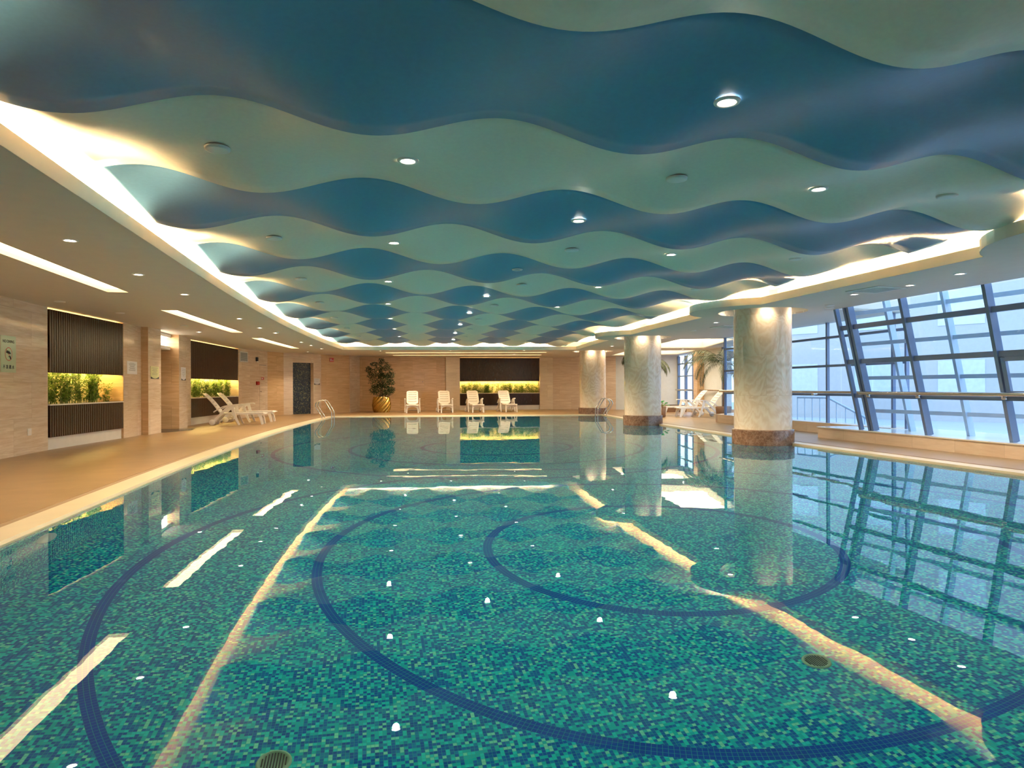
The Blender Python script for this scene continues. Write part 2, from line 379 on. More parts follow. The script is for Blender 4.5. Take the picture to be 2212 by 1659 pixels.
        for k, L in enumerate(loops):
            for i in range(len(L)):
                a, b_ = L[i], L[(i + 1) % len(L)]; l = math.hypot(b_[0] - a[0], b_[1] - a[1])
                s.face([(*a, z0), (*b_, z0), (*b_, z1), (*a, z1)], [(0, z0), (l, z0), (l, z1), (0, z1)])
        return s
    def build(s, name, mat, parent=None, origin=None, bevel=0, weld=False):
        if origin is None: origin = parent.location if (parent and parent.get('_w')) else (0, 0, 0)
        o3 = Vector(origin)
        me = bpy.data.meshes.new(name)
        me.from_pydata([tuple(Vector(v) - o3) for v in s.v], [], s.f)
        ul = me.uv_layers.new(name='UVMap')
        flatuv = [c for u in s.uv for p in u for c in p]
        ul.data.foreach_set('uv', flatuv)
        me.polygons.foreach_set('use_smooth', s.sm)
        if weld:
            bm = bmesh.new(); bm.from_mesh(me); bmesh.ops.remove_doubles(bm, verts=bm.verts, dist=1e-4); bmesh.ops.recalc_face_normals(bm, faces=bm.faces); bm.to_mesh(me); bm.free()
        me.materials.append(MATS[mat] if isinstance(mat, str) else mat); me.update()
        o = bpy.data.objects.new(name, me); col.objects.link(o)
        if parent: o.parent = parent
        else: o.location = origin
        if bevel:
            bv = o.modifiers.new('bevel', 'BEVEL'); bv.width = bevel; bv.segments = 2; bv.limit_method = 'ANGLE'
        return o
def root(name, loc, rz=0, label=None, cat=None, group=None, kind=None):   # empty whose parts are given in world coordinates
    o = empty(name, loc, rz, label, cat, group, kind); o['_w'] = 1; return o
def struct(o): o['kind'] = 'structure'; return o
def copy_tree(o, loc=None, rz=None, label=None, parent=None):
    c = o.copy(); col.objects.link(c)
    if parent: c.parent = parent
    if loc is not None: c.location = loc
    if rz is not None: c.rotation_euler = (0, 0, rz)
    if label: c['label'] = label
    for ch in list(o.children): copy_tree(ch, parent=c)
    return c
def spot(loc, watt, size=100, blend=.7, colr=(1, .80, .56), parent=None, rad=.04):
    key = ('spot', watt, size)
    if key not in MATS:
        l = bpy.data.lights.new('spot', 'SPOT'); l.energy = watt; l.spot_size = math.radians(size); l.spot_blend = blend; l.color = colr; l.shadow_soft_size = rad; MATS[key] = l
    o = bpy.data.objects.new('spot_light', MATS[key]); col.objects.link(o); o.location = loc
    if parent: o.parent = parent
    return o
ORD = ['nearest', 'second', 'third', 'fourth', 'fifth', 'sixth', 'seventh', 'eighth', 'ninth', 'tenth', 'eleventh', 'twelfth', 'thirteenth', 'fourteenth']

# ------------------------------------------------------------------ plan of the hall (it bends gently to the right)
def W(X, s):
    e = max(0.0, s - 9.0); o = .00375 * e * e; ph = math.atan(.0075 * e)
    return (o + X * math.cos(ph), s - X * math.sin(ph))
def phi(s): return -math.atan(.0075 * max(0.0, s - 9.0))
def Wz(X, s, z): return (*W(X, s), z)
def srange(a, b, st=1.0):
    n = max(1, int(math.ceil(abs(b - a) / st))); return [a + (b - a) * i / n for i in range(n + 1)]
WATER, CEIL, BOT = -.03, 2.63, -1.46
XL, XR, SF, SN = -2.66, 8.12, 27.25, 1.0       # pool waterline
FL, FR, FF = -2.22, 7.05, 26.95               # cove fascia lines
COLS = [5.3, 12.5, 19.95, 28.15]; XC = 7.78

pool = [W(XL, s) for s in srange(SN, SF)] + [W(X, SF) for X in srange(XL, XR)[1:]] + [W(XR, s) for s in srange(SF, SN)[1:]] + [W(X, SN) for X in srange(XR, XL)[1:-1]]
cope = [W(XL - .27, s) for s in srange(SN - .27, SF + .27)] + [W(X, SF + .27) for X in srange(XL - .27, XR + .27)[1:]] + [W(XR + .27, s) for s in srange(SF + .27, SN - .27)[1:]] + [W(X, SN - .27) for X in srange(XR + .27, XL - .27)[1:-1]]
gut = [W(XL - .36, s) for s in srange(SN - .36, SF + .36)] + [W(X, SF + .36) for X in srange(XL - .36, XR + .36)[1:]] + [W(XR + .36, s) for s in srange(SF + .36, SN - .36)[1:]] + [W(X, SN - .36) for X in srange(XR + .36, XL - .36)[1:-1]]

# facade lines
F2A, F2B = (10.62, 11.6), (10.75, 18.9)
ALC = [(13.15, 21.0), (13.2, 23.2), (13.95, 26.5), (14.55, 29.9)]
floor_poly = [(-8.6, -3.6), (10.6, -3.6), (11.3, 11.6), (10.9, 11.6), (11.0, 19.1), (13.4, 20.9), (13.45, 23.2), (14.2, 26.5), (14.9, 30.2), (10.5, 33.8), (-1.2, 34.2), (-5.2, 31.5), (-8.6, 29)]

struct(MB().slab(floor_poly, [gut], -.25, 0).build('floor', 'deck_tile'))
struct(MB().slab(gut, [cope], -.25, -.006).build('trim_1', 'gutter_brown'))
def coping():
    mb = MB(); n = len(pool); m = len(cope)
    inner = pool; outer = cope
    # both loops are sampled densely; bridge with the slab helper, then sink the inner lip slightly
    mb.slab(outer, [inner], -.12, .002)
    return mb.build('trim_2', 'coping_stone')
struct(coping())
pm = MB()
P2 = [(p[0], p[1]) for p in pool]
pm.slab(P2, [], BOT - .1, BOT)
acc = 0
for i in range(len(P2)):
    a, b = P2[i], P2[(i + 1) % len(P2)]; l = math.hypot(b[0] - a[0], b[1] - a[1])
    pm.face([(*b, BOT), (*a, BOT), (*a, -.1), (*b, -.1)], [(acc + l, BOT), (acc, BOT), (acc, -.1), (acc + l, -.1)]); acc += l
struct(pm.build('pool_basin', 'pool_mosaic'))
wm = MB(); wm.slab(P2, [], WATER, WATER)
wm2 = MB()
for f, u in zip(wm.f, wm.uv):
    P = [Vector(wm.v[i]) for i in f]
    n = (P[1] - P[0]).cross(P[2] - P[0])
    if n.z > 1e-9: wm2.face(P, u, True)
struct(wm2.build('water_surface', 'pool_water'))

# ------------------------------------------------------------------ ceiling soffit with the cove opening
def opening(d=0.0):
    """cove opening; d widens it. It bulges inwards around the columns."""
    pts = [W(FL - d, s) for s in srange(-2.5 - d, FF + d)]
    pts += [W(X, FF + d) for X in srange(FL - d, FR - .9 if d == 0 else FR + d - .9)[1:]]
    x1 = FR + d; R = 1.45 - d
    right = []
    h = XC - x1; dl = math.sqrt(max(.01, R * R - h * h)); a0 = math.asin(dl / R)
    for cs in COLS[::-1]:
        for k in range(17):
            a = -a0 + 2 * a0 * k / 16     # angle around -X axis
            s = cs - R * math.sin(a); X = XC - R * math.cos(a)
            if s <= FF + d - .05: right.append(W(X, s))
        ns = [c for c in COLS if c < cs - 1]
        if ns:
            s0 = cs - dl; s1 = ns[-1] + dl
            right += [W(x1, s) for s in srange(s0, s1, 1.2)[1:-1]]
    right += [W(x1, s) for s in srange(COLS[0] - dl, -2.5 - d, 1.2)[1:]]
    # join far edge to the first bulge point
    pts = [p for p in pts if True]
    return pts + right
opn = opening(); opc = opening(.004)
xcol = lambda s: XC + (.15 if s > 28 else 0)
ringholes = [[(W(xcol(s), s)[0] + .86 * math.cos(2 * PI * k / 40), W(xcol(s), s)[1] + .86 * math.sin(2 * PI * k / 40)) for k in range(40)] for s in COLS]
SLOTS = [(-4.0, -3.7, 5.3, 11.45), (-4.0, -3.7, 13.85, 18.95), (-4.0, -3.7, 20.95, 26.05)]
slot_polys = []
for x0, x1, s0, s1 in SLOTS:
    slot_polys.append([W(x0, s) for s in srange(s0, s1)] + [W(x1, s) for s in srange(s1, s0)])
SLOTF = [((.67, 29.2), (7.46, 27.9)), ((1.05, 31.4), (7.8, 30.1))]
for p, q in SLOTF:
    d = (Vector(q) - Vector(p)).normalized(); n = Vector((-d.y, d.x)) * .32
    slot_polys.append([p, q, tuple(Vector(q) + n), tuple(Vector(p) + n)])
TRAYS = [[(9.65, 19.7), (11.3, 19.15), (12.75, 24.1), (10.3, 24.6)], [(10.55, 26.3), (13.3, 25.6), (14.0, 28.9), (11.3, 30.4)]]
NG = [(-5.72, 13.84, -5.44, 16.78), (-5.29, 22.1, -4.80, 26.9)]
glow = [[(-6.0, 13.84), (-5.74, 13.84), (-5.44, 16.78), (-5.7, 16.78)], [(-5.55, 22.1), (-5.28, 22.1), (-4.78, 26.9), (-5.05, 26.9)]]
ceil_poly = [(-8.6, -3.6), (8.95, -3.6), (8.97, 11.6), (10.8, 11.7), (10.9, 19.1), (13.4, 20.9), (13.45, 23.2), (14.2, 26.5), (14.9, 30.2), (10.5, 33.8), (-1.2, 34.2), (-5.2, 31.5), (-8.6, 29)]
cm = MB().slab(ceil_poly, [opc] + ringholes + slot_polys + TRAYS, CEIL, CEIL + .03)
struct(cm.build('ceiling', 'plaster'))
# fascia: upstand along the opening
fm = MB()
inn = opening(.035)
def strip(mb, loop, z0, z1, closed=True, flip=False):
    n = len(loop); acc = 0
    for i in range(n if closed else n - 1):
        a, b = loop[i], loop[(i + 1) % n]; l = math.hypot(b[0] - a[0], b[1] - a[1])
        q = [(*a, z0), (*b, z0), (*b, z1), (*a, z1)]; u = [(acc, z0), (acc + l, z0), (acc + l, z1), (acc, z1)]
        if flip: q = q[::-1]; u = u[::-1]
        mb.face(q, u); acc += l
FT = 2.765
strip(fm, opn, CEIL, FT); strip(fm, inn, CEIL, FT, flip=True)
fm.slab(inn, [opn], FT - .002, FT)
struct(fm.build('trim_3', 'fascia_paint'))
# cove back wall and roof slab
bk = opening(.55)
cb = MB(); strip(cb, bk, CEIL + .03, 3.25); struct(cb.build('wall_cove', 'plaster'))
struct(MB().slab(opening(.6), [opening(-.32)], 2.965, 2.985).build('ceiling_cove', 'fascia_paint'))
struct(MB().slab(ceil_poly, [], 3.25, 3.4).build('ceiling_slab', 'plaster'))
# LED lines in the cove
def led(path, name, label, flip=False):
    mb = MB()
    for i in range(len(path) - 1):
        a, b = Vector(path[i]), Vector(path[i + 1]); d = (b - a).normalized(); n = Vector((-d.y, d.x)) * .03
        n = n * (1.0 if flip else -1.0)      # tilted towards the pool
        mb.face([(*(a - n * .5), 2.752), (*(b - n * .5), 2.752), (*(b + n * .5), 2.705), (*(a + n * .5), 2.705)])
        mb.face([(*(a - n * .5), 2.70), (*(b - n * .5), 2.70), (*(b - n * .5), 2.752), (*(a - n * .5), 2.752)])
    o = mb.build(name, 'cove_led', origin=(*path[0], 2.70)); tag(o, label, 'cove light', 'warm light lines hidden in the ceiling cove')
led([W(FL - .36, s) for s in srange(-2, FF)][::1], 'cove_light', 'warm light line hidden in the cove along the left side of the wavy ceiling')
led([W(X, FF + .36) for X in srange(FL, FR - .9)], 'cove_light', 'warm light line hidden in the cove at the far end of the wavy ceiling')
nm = ['nearest', 'second', 'third', 'farthest']
for i, cs in enumerate(COLS):
    lo = (COLS[i - 1] + 1.3) if i else -2
    led([W(FR + .36, s) for s in srange(lo, cs - 1.3)], 'cove_light', 'warm light line hidden in the right cove before the %s column' % nm[i], True)
    if i < 3: led([W(XC - 1.13 * math.cos(a), cs + 1.13 * math.sin(a)) for a in [(-1 + .2 * k) * .95 for k in range(11)]], 'cove_light', 'curved warm light line in the cove bulge around the %s column' % nm[i], True)

# ------------------------------------------------------------------ wavy ceiling panels
LAM = 1.77; S0 = 4.37; PITCH = 1.46; AMP = .088; ZM = 2.818
def edge_z(k, X):     # far edge of panel k: boundary k
    xn = 0.0 if k % 2 == 0 else .885
    return ZM - AMP * math.cos(2 * PI * (X - xn) / LAM)
def panel_z(k, X, t):
    zn = edge_z(k - 1, X) + .030; zf = edge_z(k, X)
    u = t * t * (3 - 2 * t)
    u = .55 * u + .45 * t
    return zn * (1 - u) + zf * u
blues = creams = 0
for k in range(-3, 17):
    s0 = S0 + PITCH * (k - 1); s1 = S0 + PITCH * k
    blue = (k % 2 == 0)
    mb = MB(); xs = [-2.10 + (6.70 + 2.10) * i / 150 for i in range(151)]; T = [i / 9 for i in range(10)]
    rows = [[Wz(X, s0 - .05 + (s1 - s0 + .05) * t, panel_z(k, X, t)) for X in xs] for t in T]
    def capx(P): return P
    mb.grid(rows)
    o = mb.build('ceiling_panel', 'panel_blue' if blue else 'panel_aqua', origin=Wz(2.4, (s0 + s1) / 2, ZM))
    sol = o.modifiers.new('thickness', 'SOLIDIFY'); sol.thickness = .012; sol.offset = 1
    if blue: n = blues; blues += 1; c = 'blue'
    else: n = creams; creams += 1; c = 'pale green'
    tag(o, '%s wavy ceiling panel, %s %s one counted from the camera' % (c, ORD[n], c), 'ceiling panel', 'wavy panels hung across the pool ceiling')

# ------------------------------------------------------------------ downlights, speaker discs
def disc_mesh(name, prof, mat, n=24, cap=False):
    mb = MB().lathe(prof, n, cap=cap); o = mb.build(name, mat); me = o.data; bpy.data.objects.remove(o); return me
ME_RING = disc_mesh('trim_ring', [(.050, .0), (.056, -.008), (.075, -.007), (.080, .004)], 'white_enamel')
ME_LAMP = disc_mesh('lamp', [(.0005, -.004), (.03, -.004), (.050, .002)], 'lamp_glow')
ME_LAMPOFF = disc_mesh('lamp', [(.0005, .012), (.03, .010), (.050, .002)], 'grey_void')
def downlight(loc, label, group, watt=SPOT_W, on=True, size=120):
    e = empty('downlight', loc, 0, label, 'downlight', group)
    for nm_, me in (('trim_ring', ME_RING), ('lamp', ME_LAMP if on else ME_LAMPOFF)):
        o = bpy.data.objects.new(nm_, me); col.objects.link(o); o.parent = e
    if on: spot((0, 0, -.03), watt, size, parent=e)
    return e
def wave_z(X, s):
    k = int(math.floor((s - S0) / PITCH)) + 1; t = (s - (S0 + PITCH * (k - 1)) + .05) / (PITCH + .05)
    return panel_z(k, X, t)
GP = 'round spotlights set in the wavy ceiling'
for j, (X, st, n) in enumerate([(.29, 5.10, 8), (2.10, 3.66, 8), (3.82, 5.14, 8)]):
    row = ['left', 'middle', 'right'][j]
    for i in range(n):
        s = st + 2.915 * i
        on = not (j == 1 and i == 2)
        downlight(Wz(X, s, wave_z(X, s) - .006), 'round spotlight in the %s row over the pool, %s from the camera%s' % (row, ORD[i], '' if on else ', switched off'), GP, on=on, watt=WAVE_W, size=150)
ME_SPR = disc_mesh('disc', [(.0005, -.014), (.07, -.014), (.085, -.010), (.088, .006)], 'grille_white')
def cover(loc, label, group='flat round cover plates on the ceilings'):
    o = bpy.data.objects.new('cover_plate', ME_SPR); col.objects.link(o); o.location = loc; tag(o, label, 'cover plate', group)
for j, X in enumerate((-1.05, 2.47, 5.6)):
    row = ['left', 'middle', 'right'][j]
    for i in range(7):
        s = 5.1 + 2.915 * i
        xx = 5.1 if (j == 2 and i == 0) else X
        cover(Wz(xx, s, wave_z(xx, s) - .004), 'flat round cover plate in the %s row on pale green panels, %s from the camera' % (row, ORD[i]))
# soffit spots, left walkway
for i, (x, y) in enumerate([(-2.96, 7.58), (-2.97, 9.67), (-2.88, 11.57), (-2.73, 15.37), (-2.66, 17.63), (-2.49, 19.18), (-2.17, 22.88), (-2.0, 24.56), (-1.78, 26.51)]):
    downlight((x, y, CEIL - .001), 'round spotlight in the flat ceiling over the left poolside, %s along the cove' % ORD[i], 'round spotlights over the left poolside', watt=SPOT_W * .9)
downlight((-4.42, 19.18, CEIL - .001), 'round spotlight near the lit doorway opening in the left wall', 'round spotlights over the left poolside', watt=SPOT_W * .8)
downlight((-2.48, 28.95, CEIL - .001), 'round spotlight nearest the dark mosaic doorway', 'round spotlights over the left poolside', watt=SPOT_W)
for i, (x, y) in enumerate([(.45, 27.84), (3.22, 27.11), (6.15, 26.54)]):
    downlight((x, y, CEIL - .001), 'round spotlight between far cove and light slots, %s from the left' % ['first', 'second', 'third'][i], 'round spotlights over the far poolside', watt=SPOT_W)
for i, (x, y) in enumerate([(1.69, 30.45), (6.4, 29.6)]):
    downlight((x, y, CEIL - .001), 'small spotlight between the two far light slots, %s one' % ['left', 'right'][i], 'round spotlights over the far poolside', watt=SPOT_W)
for i, (x, y, l) in enumerate([(7.80, 9.62, 'left of the square vent'), (7.93, 8.60, 'touching the corner of the square vent'), (7.79, 7.59, 'closest to the camera'), (7.98, 14.44, 'left of the near column'), (8.75, 23.42, 'behind the middle column'), (8.95, 22.2, 'between middle and far columns'), (12.3, 24.9, 'between the two lit ceiling trays')]):
    downlight((x, y, CEIL - .001), 'round spotlight in the right flat ceiling, %s' % l, 'round spotlights over the right poolside', watt=SPOT_W * .8)
for i, (x, y) in enumerate([(-5.2, 12.9), (-4.82, 14.6), (-4.3, 17.2), (-3.9, 25.6)]):
    cover((x, y, CEIL - .002), 'flat round cover plate over the left walkway, %s one' % ORD[i])
for i, (x, y) in enumerate([(8.4, 11.0), (8.65, 11.35), (8.5, 16.6)]):
    cover((x, y, CEIL - .002), 'small round cover plate in the right flat ceiling, %s one' % ORD[i])

# light slots
for i, sl in enumerate(SLOTS):
    x0, x1, s0, s1 = sl; c = Wz((x0 + x1) / 2, (s0 + s1) / 2, CEIL)
    r = root('light_slot', c, label='long recessed warm light slot over the left walkway, %s one' % ORD[i], cat='ceiling light', group='recessed warm light slots')
    mb = MB(); mb.slab(slot_polys[i], [], CEIL + .055, CEIL + .06); mb.build('diffuser', 'slot_diffuser', r)
    mb = MB(); strip(mb, slot_polys[i], CEIL + .03, CEIL + .06); mb.build('housing', 'plaster', r)
for i in (0, 1):
    pl = slot_polys[3 + i]; c = (sum(p[0] for p in pl) / 4, sum(p[1] for p in pl) / 4, CEIL)
    r = root('light_slot', c, label='long warm light slot across the far ceiling, %s' % ['closer to the pool', 'closer to the far wall'][i], cat='ceiling light', group='recessed warm light slots')
    MB().slab(pl, [], CEIL + .055, CEIL + .06).build('diffuser', 'slot_diffuser', r)
    mb = MB(); strip(mb, pl, CEIL + .03, CEIL + .06); mb.build('housing', 'plaster', r)
for i, pl in enumerate(TRAYS):
    c = (sum(p[0] for p in pl) / 4, sum(p[1] for p in pl) / 4, CEIL)
    r = root('light_tray', c, label='large recessed glowing ceiling tray above %s' % ['the right pair of loungers', 'the planted far right corner'][i], cat='ceiling light', group='glowing ceiling trays in the right alcove')
    MB().slab(pl, [], CEIL + .26, CEIL + .27).build('diffuser', 'tray_ceiling_glow', r)  # tray ceiling itself made to glow, in place of hidden cove lights
    mb = MB(); strip(mb, pl, CEIL, CEIL + .27); mb.build('housing', 'fascia_paint', r)
# air vents
def vent(pts, label):
    c = Vector((sum(p[0] for p in pts) / 4, sum(p[1] for p in pts) / 4, CEIL)); r = root('air_vent', c, label=label, cat='air vent', group='square slatted air vents in the right ceiling')
    P = [Vector(p) for p in pts]; mid = Vector((c.x, c.y))
    inner = [mid + (p - mid) * .86 for p in P]
    MB().slab([tuple(p) for p in P], [[tuple(p) for p in inner]], CEIL - .012, CEIL - .001).build('frame', 'grille_white', r)
    MB().prism([tuple(p) for p in inner], CEIL - .003, CEIL - .001).build('backing', 'grille_grey', r)
    mb = MB()
    for k in range(9):
        t = (k + .5) / 9; a = inner[0].lerp(inner[3], t); b = inner[1].lerp(inner[2], t)
        mb.beam((*a, CEIL - .009), (*b, CEIL - .009), .022, .006)
    mb.build('slats', 'grille_white', r)
vent([(7.5, 8.75), (7.42, 9.35), (8.02, 9.42), (8.1, 8.82)], 'square slatted air vent beside spotlights in the right ceiling')
vent([(8.55, 15.1), (8.5, 15.7), (9.1, 15.75), (9.15, 15.15)], 'square slatted air vent between near and middle columns')
vent([(8.7, 21.2), (8.62, 21.8), (9.22, 21.88), (9.3, 21.28)], 'square slatted air vent between middle and far columns')

# ------------------------------------------------------------------ columns
for i, s in enumerate(COLS):
    x, y = W(xcol(s), s)
    r = empty('column', (x, y, BOT), 0, ['round stone column just outside the right of view', 'nearest large round veined stone column on the pool edge', 'middle round stone column on the pool edge', 'farthest round stone column on the pool edge behind a ladder'][i], 'column', 'round stone columns on the right pool edge')
    H0 = -BOT
    MB().lathe([(.557, H0 + .2), (.557, H0 + 3.2)], 64, uvs=True).build('shaft', 'column_stone', r)
    MB().lathe([(.557, H0 + .262), (.598, H0 + .250), (.600, H0 + .243), (.600, H0 - .2)], 64, uvs=True).build('base_band', 'brown_marble', r)
    MB().lathe([(.60, 0), (.60, H0 - .2)], 64, uvs=True).build('underwater_base', 'pool_mosaic', r)
    MB().lathe([(.86, H0 + CEIL), (.86, H0 + CEIL + .16), (.55, H0 + CEIL + .16)], 48).build('collar_recess', 'fascia_paint', r)
    for a in (-2.0, -.9, .6, 2.2):
        downlight((x + .70 * math.cos(a), y + .70 * math.sin(a), CEIL + .15), 'small spotlight in the recessed collar around the %s column' % nm[i], 'small spotlights in the %s column collar' % nm[i], watt=13, size=130)

# ------------------------------------------------------------------ left wall
ZT = 3.25
lw = MB()
def wl_(p, q, z0=0, z1=CEIL, t=.9): lw.wall(p, q, z0, z1, t)
wl_((-5.93, -3.4), (-5.78, 13.84)); wl_((-5.47, 16.78), (-5.43, 17.85), t=1.0)
wl_((-5.2, 20.3), (-5.15, 20.95), t=1.4); wl_((-5.40, 20.95), (-5.33, 22.1)); wl_((-4.82, 26.9), (-4.08, 29.0), t=.9)
lw.wall((-6.35, 13.6), (-6.0, 17.0), 0, CEIL, .5); lw.wall((-5.95, 21.9), (-5.35, 27.1), 0, CEIL, .5)
struct(lw.build('wall_left', 'travertine'))
lt = MB(); lt.wall((-5.27, 17.85), (-5.2, 18.62), 0, CEIL, 1.1)
struct(lt.build('trim_4', 'travertine'))
lt = MB(); lt.box(-5.465, -5.272, 17.842, 17.848, 0, CEIL); lt.box(-8.5, -5.203, 20.292, 20.298, 0, CEIL)  # tan skin on the pier return carries its shade in the colour
lt.hexa([(-6.2, 16.772, 0), (-5.475, 16.772, 0), (-5.475, 16.778, 0), (-6.2, 16.778, 0), (-6.2, 16.772, CEIL), (-5.475, 16.772, CEIL), (-5.475, 16.778, CEIL), (-6.2, 16.778, CEIL)])
struct(lt.build('trim_5', 'travertine_tan'))
# corridor behind the lit opening
cr = MB(); cr.box(-8.6, -8.45, 17.5, 20.4, 0, CEIL); cr.box(-8.5, -6.3, 18.4, 18.6, 0, CEIL)
struct(cr.build('wall_corridor', 'travertine_tan'))
er = root('entry_light', (-5.9, 19.5, 2.2), label='bright white light box above the doorway opening in the left wall', cat='ceiling light')
MB().box(-6.6, -5.42, 18.65, 20.28, 2.20, 2.29).build('shelf', 'white_enamel', er)
MB().box(-6.3, -5.50, 18.68, 20.2, 2.295, 2.53).build('lamp_box', 'entry_light', er)
MB().box(-6.3, -5.40, 18.64, 20.28, 2.535, 2.62).build('valance', 'white_enamel', er)
struct(MB().prism([(-8.4, 18.7), (-5.1, 18.7), (-4.75, 19.55), (-4.75, 20.1), (-5.1, 20.25), (-8.4, 20.25)], .001, .006).build('trim_6', 'dark_mosaic'))

# polyline of the far left and far walls
fw = MB()
def wall_poly(mb, pts, z0=0, z1=CEIL, t=.4):
    for p, q in zip(pts, pts[1:]): mb.wall(p, q, z0, z1, t)
wall_poly(fw, [(-3.55, 29.83), (-3.2, 30.08)]); fw.wall((-3.2, 30.08), (-2.40, 30.70), 2.23, CEIL, .4)
wall_poly(fw, [(-2.40, 30.70), (-2.1, 31.05)])
struct(fw.build('wall_far_left', 'travertine'))
fw = MB(); wall_poly(fw, [(-4.08, 29.0), (-3.55, 29.83)]); wall_poly(fw, [(-2.1, 31.1), (-.87, 31.95)])
struct(fw.build('trim_7', 'travertine_tan'))
fw = MB(); wall_poly(fw, [(-.87, 31.92), (-.42, 32.9)], t=.5)
struct(fw.build('trim_8', 'travertine'))
dm = MB(); dm.wall((-3.25, 30.26), (-2.35, 30.96), 0, 2.25, .1)
struct(dm.build('door_1', 'dark_mosaic'))
fb = MB(); fb.wall((-.45, 32.85), (3.72, 33.35), 0, CEIL, .5)
struct(fb.build('wall_far', 'travertine_tan'))
fb = MB(); fb.wall((3.72, 33.25), (4.42, 33.3), 0, CEIL, .9); fb.wall((8.45, 33.0), (9.1, 32.85), 0, CEIL, .9)
struct(fb.build('trim_9', 'travertine_pale'))
fb = MB(); fb.wall((9.1, 32.9), (12.0, 31.6), 0, CEIL, .4); fb.wall((4.2, 33.9), (8.7, 33.7), 0, CEIL, .5)
struct(fb.build('wall_far_right', 'travertine'))
fb = MB(); fb.wall((12.0, 31.6), (14.6, 29.95), 0, CEIL, .4)
struct(fb.build('wall_alcove', 'white_wall'))
bw = MB(); bw.box(-8.6, 11.3, -3.8, -3.5, 0, ZT); bw.box(-8.8, -8.5, -3.8, 30, 0, ZT); struct(bw.build('wall_near', 'travertine'))
# upper closure between soffit and slab
uc = MB(); strip(uc, ceil_poly, CEIL + .01, ZT); struct(uc.build('wall_plenum', 'plaster'))

# ------------------------------------------------------------------ planter niches with slatted panels
def niche(p, q, label, nslat, ztop=2.60, z1=1.43, z2=.82, z3=.23, depth=.52, back='niche_back', led_z=None):
    p = Vector(p); q = Vector(q); d = (q - p).normalized(); n = Vector((-d.y, d.x)); L = (q - p).length
    r = root('planter_niche', (*((p + q) / 2), 0), label=label, cat='planter niche', group='slatted planter niches with bamboo')
    for nm_, za, zb in (('upper_slat_panel', z1, ztop), ('lower_slat_panel', z3, z2)):
        mb = MB(); a = p + n * .03; b = q + n * .03
        mb.wall(a, b, za, zb, .03)
        for k in range(nslat):
            t0 = (k + .12) / nslat; t1 = (k + .88) / nslat
            mb.wall(p.lerp(q, t0) + n * .005, p.lerp(q, t1) + n * .005, za, zb, .03)
        mb.build(nm_, 'dark_slats', r)
    MB().wall(p - n * .006, q - n * .006, z2, z2 + .025, .10).build('ledge', 'white_stone', r)
    MB().wall(p + n * .05, q + n * .05, 0, z3, .08).build('plinth', 'white_stone', r)
    MB().wall(p + n * .06, q + n * .06, z2 - .22, z2 - .05, depth - .08).build('soil_tray', 'soil', r)
    MB().wall(p + n * depth, q + n * depth, z3, 1.75, .04).build('back_panel', back, r)
    MB().wall(p + n * .07, q + n * .07, 1.70, 1.74, depth - .07).build('light_shelf', 'white_enamel', r)
    mb = MB(); mb.wall(p + n * .30, q + n * .30, 1.675, 1.695, .10); mb.build('light_strip', 'niche_led', r)
    mb = MB(); mb.wall(p + n * .09, q + n * .09, ztop - .02, ztop - .005, .05); mb.build('top_light_strip', 'top_led', r)
    return r, p, q, n, L, z2 - .05
NI = [niche((-5.755, 13.86), (-5.465, 16.76), 'nearest slatted planter niche in the left wall', 38),
      niche((-5.33, 22.12), (-4.83, 26.88), 'second slatted planter niche in the left wall, behind two loungers', 60),
      niche((4.42, 33.30), (8.45, 33.02), 'slatted planter niche in the far wall behind four loungers', 52)]

# ------------------------------------------------------------------ bamboo
def bamboo(seed, h, spread):
    rnd = random.Random(seed); st = MB(); lf = MB()
    for k in range(5):
        a = rnd.uniform(0, 6.28); bx, by = rnd.uniform(-.12, .12), rnd.uniform(-.06, .06); hh = h * rnd.uniform(.72, 1.0)
        tx, ty = bx + rnd.uniform(-spread, spread), by + rnd.uniform(-.05, .05)
        pts = [(bx + (tx - bx) * (t / 6) ** 1.5, by + (ty - by) * t / 6, hh * t / 6) for t in range(7)]
        st.tube(pts, .006, 5, radii=[.006 - .0007 * i for i in range(7)])
        for i in range(int(26 * h / .55)):
            t = rnd.uniform(.15, 1.0); f = t * 6; j = min(5, int(f)); u = f - j
            base = Vector(pts[j]).lerp(Vector(pts[j + 1]), u)
            yaw = rnd.uniform(0, 6.28); el = rnd.uniform(-.6, .7)
            tw = base + Vector((math.cos(yaw), math.sin(yaw) * .6, .35)) * rnd.uniform(.02, .10)
            st.tube([base, tw], .0018, 3, cap=False)
            for m in range(3):
                yy = yaw + rnd.uniform(-.9, .9); ee = el + rnd.uniform(-.5, .4); ll = rnd.uniform(.05, .095); ww = ll * .16
                d = Vector((math.cos(yy) * math.cos(ee), math.sin(yy) * math.cos(ee), math.sin(ee))); sd = d.cross(Vector((0, 0, 1))).normalized() * ww
                lf.face([tw, tw + d * ll * .35 + sd, tw + d * ll, tw + d * ll * .35 - sd])
    return st, lf
protos = []
for i in range(4):
    st, lf = bamboo(100 + i, .80, .22)
    e = empty('bamboo_plant', (0, 0, -50)); st.build('stems', 'bamboo_stem', e); lf.build('foliage', 'bamboo_leaf', e); protos.append(e)
NL = ['in the nearest left wall niche', 'in the second left wall niche', 'in the far wall niche']
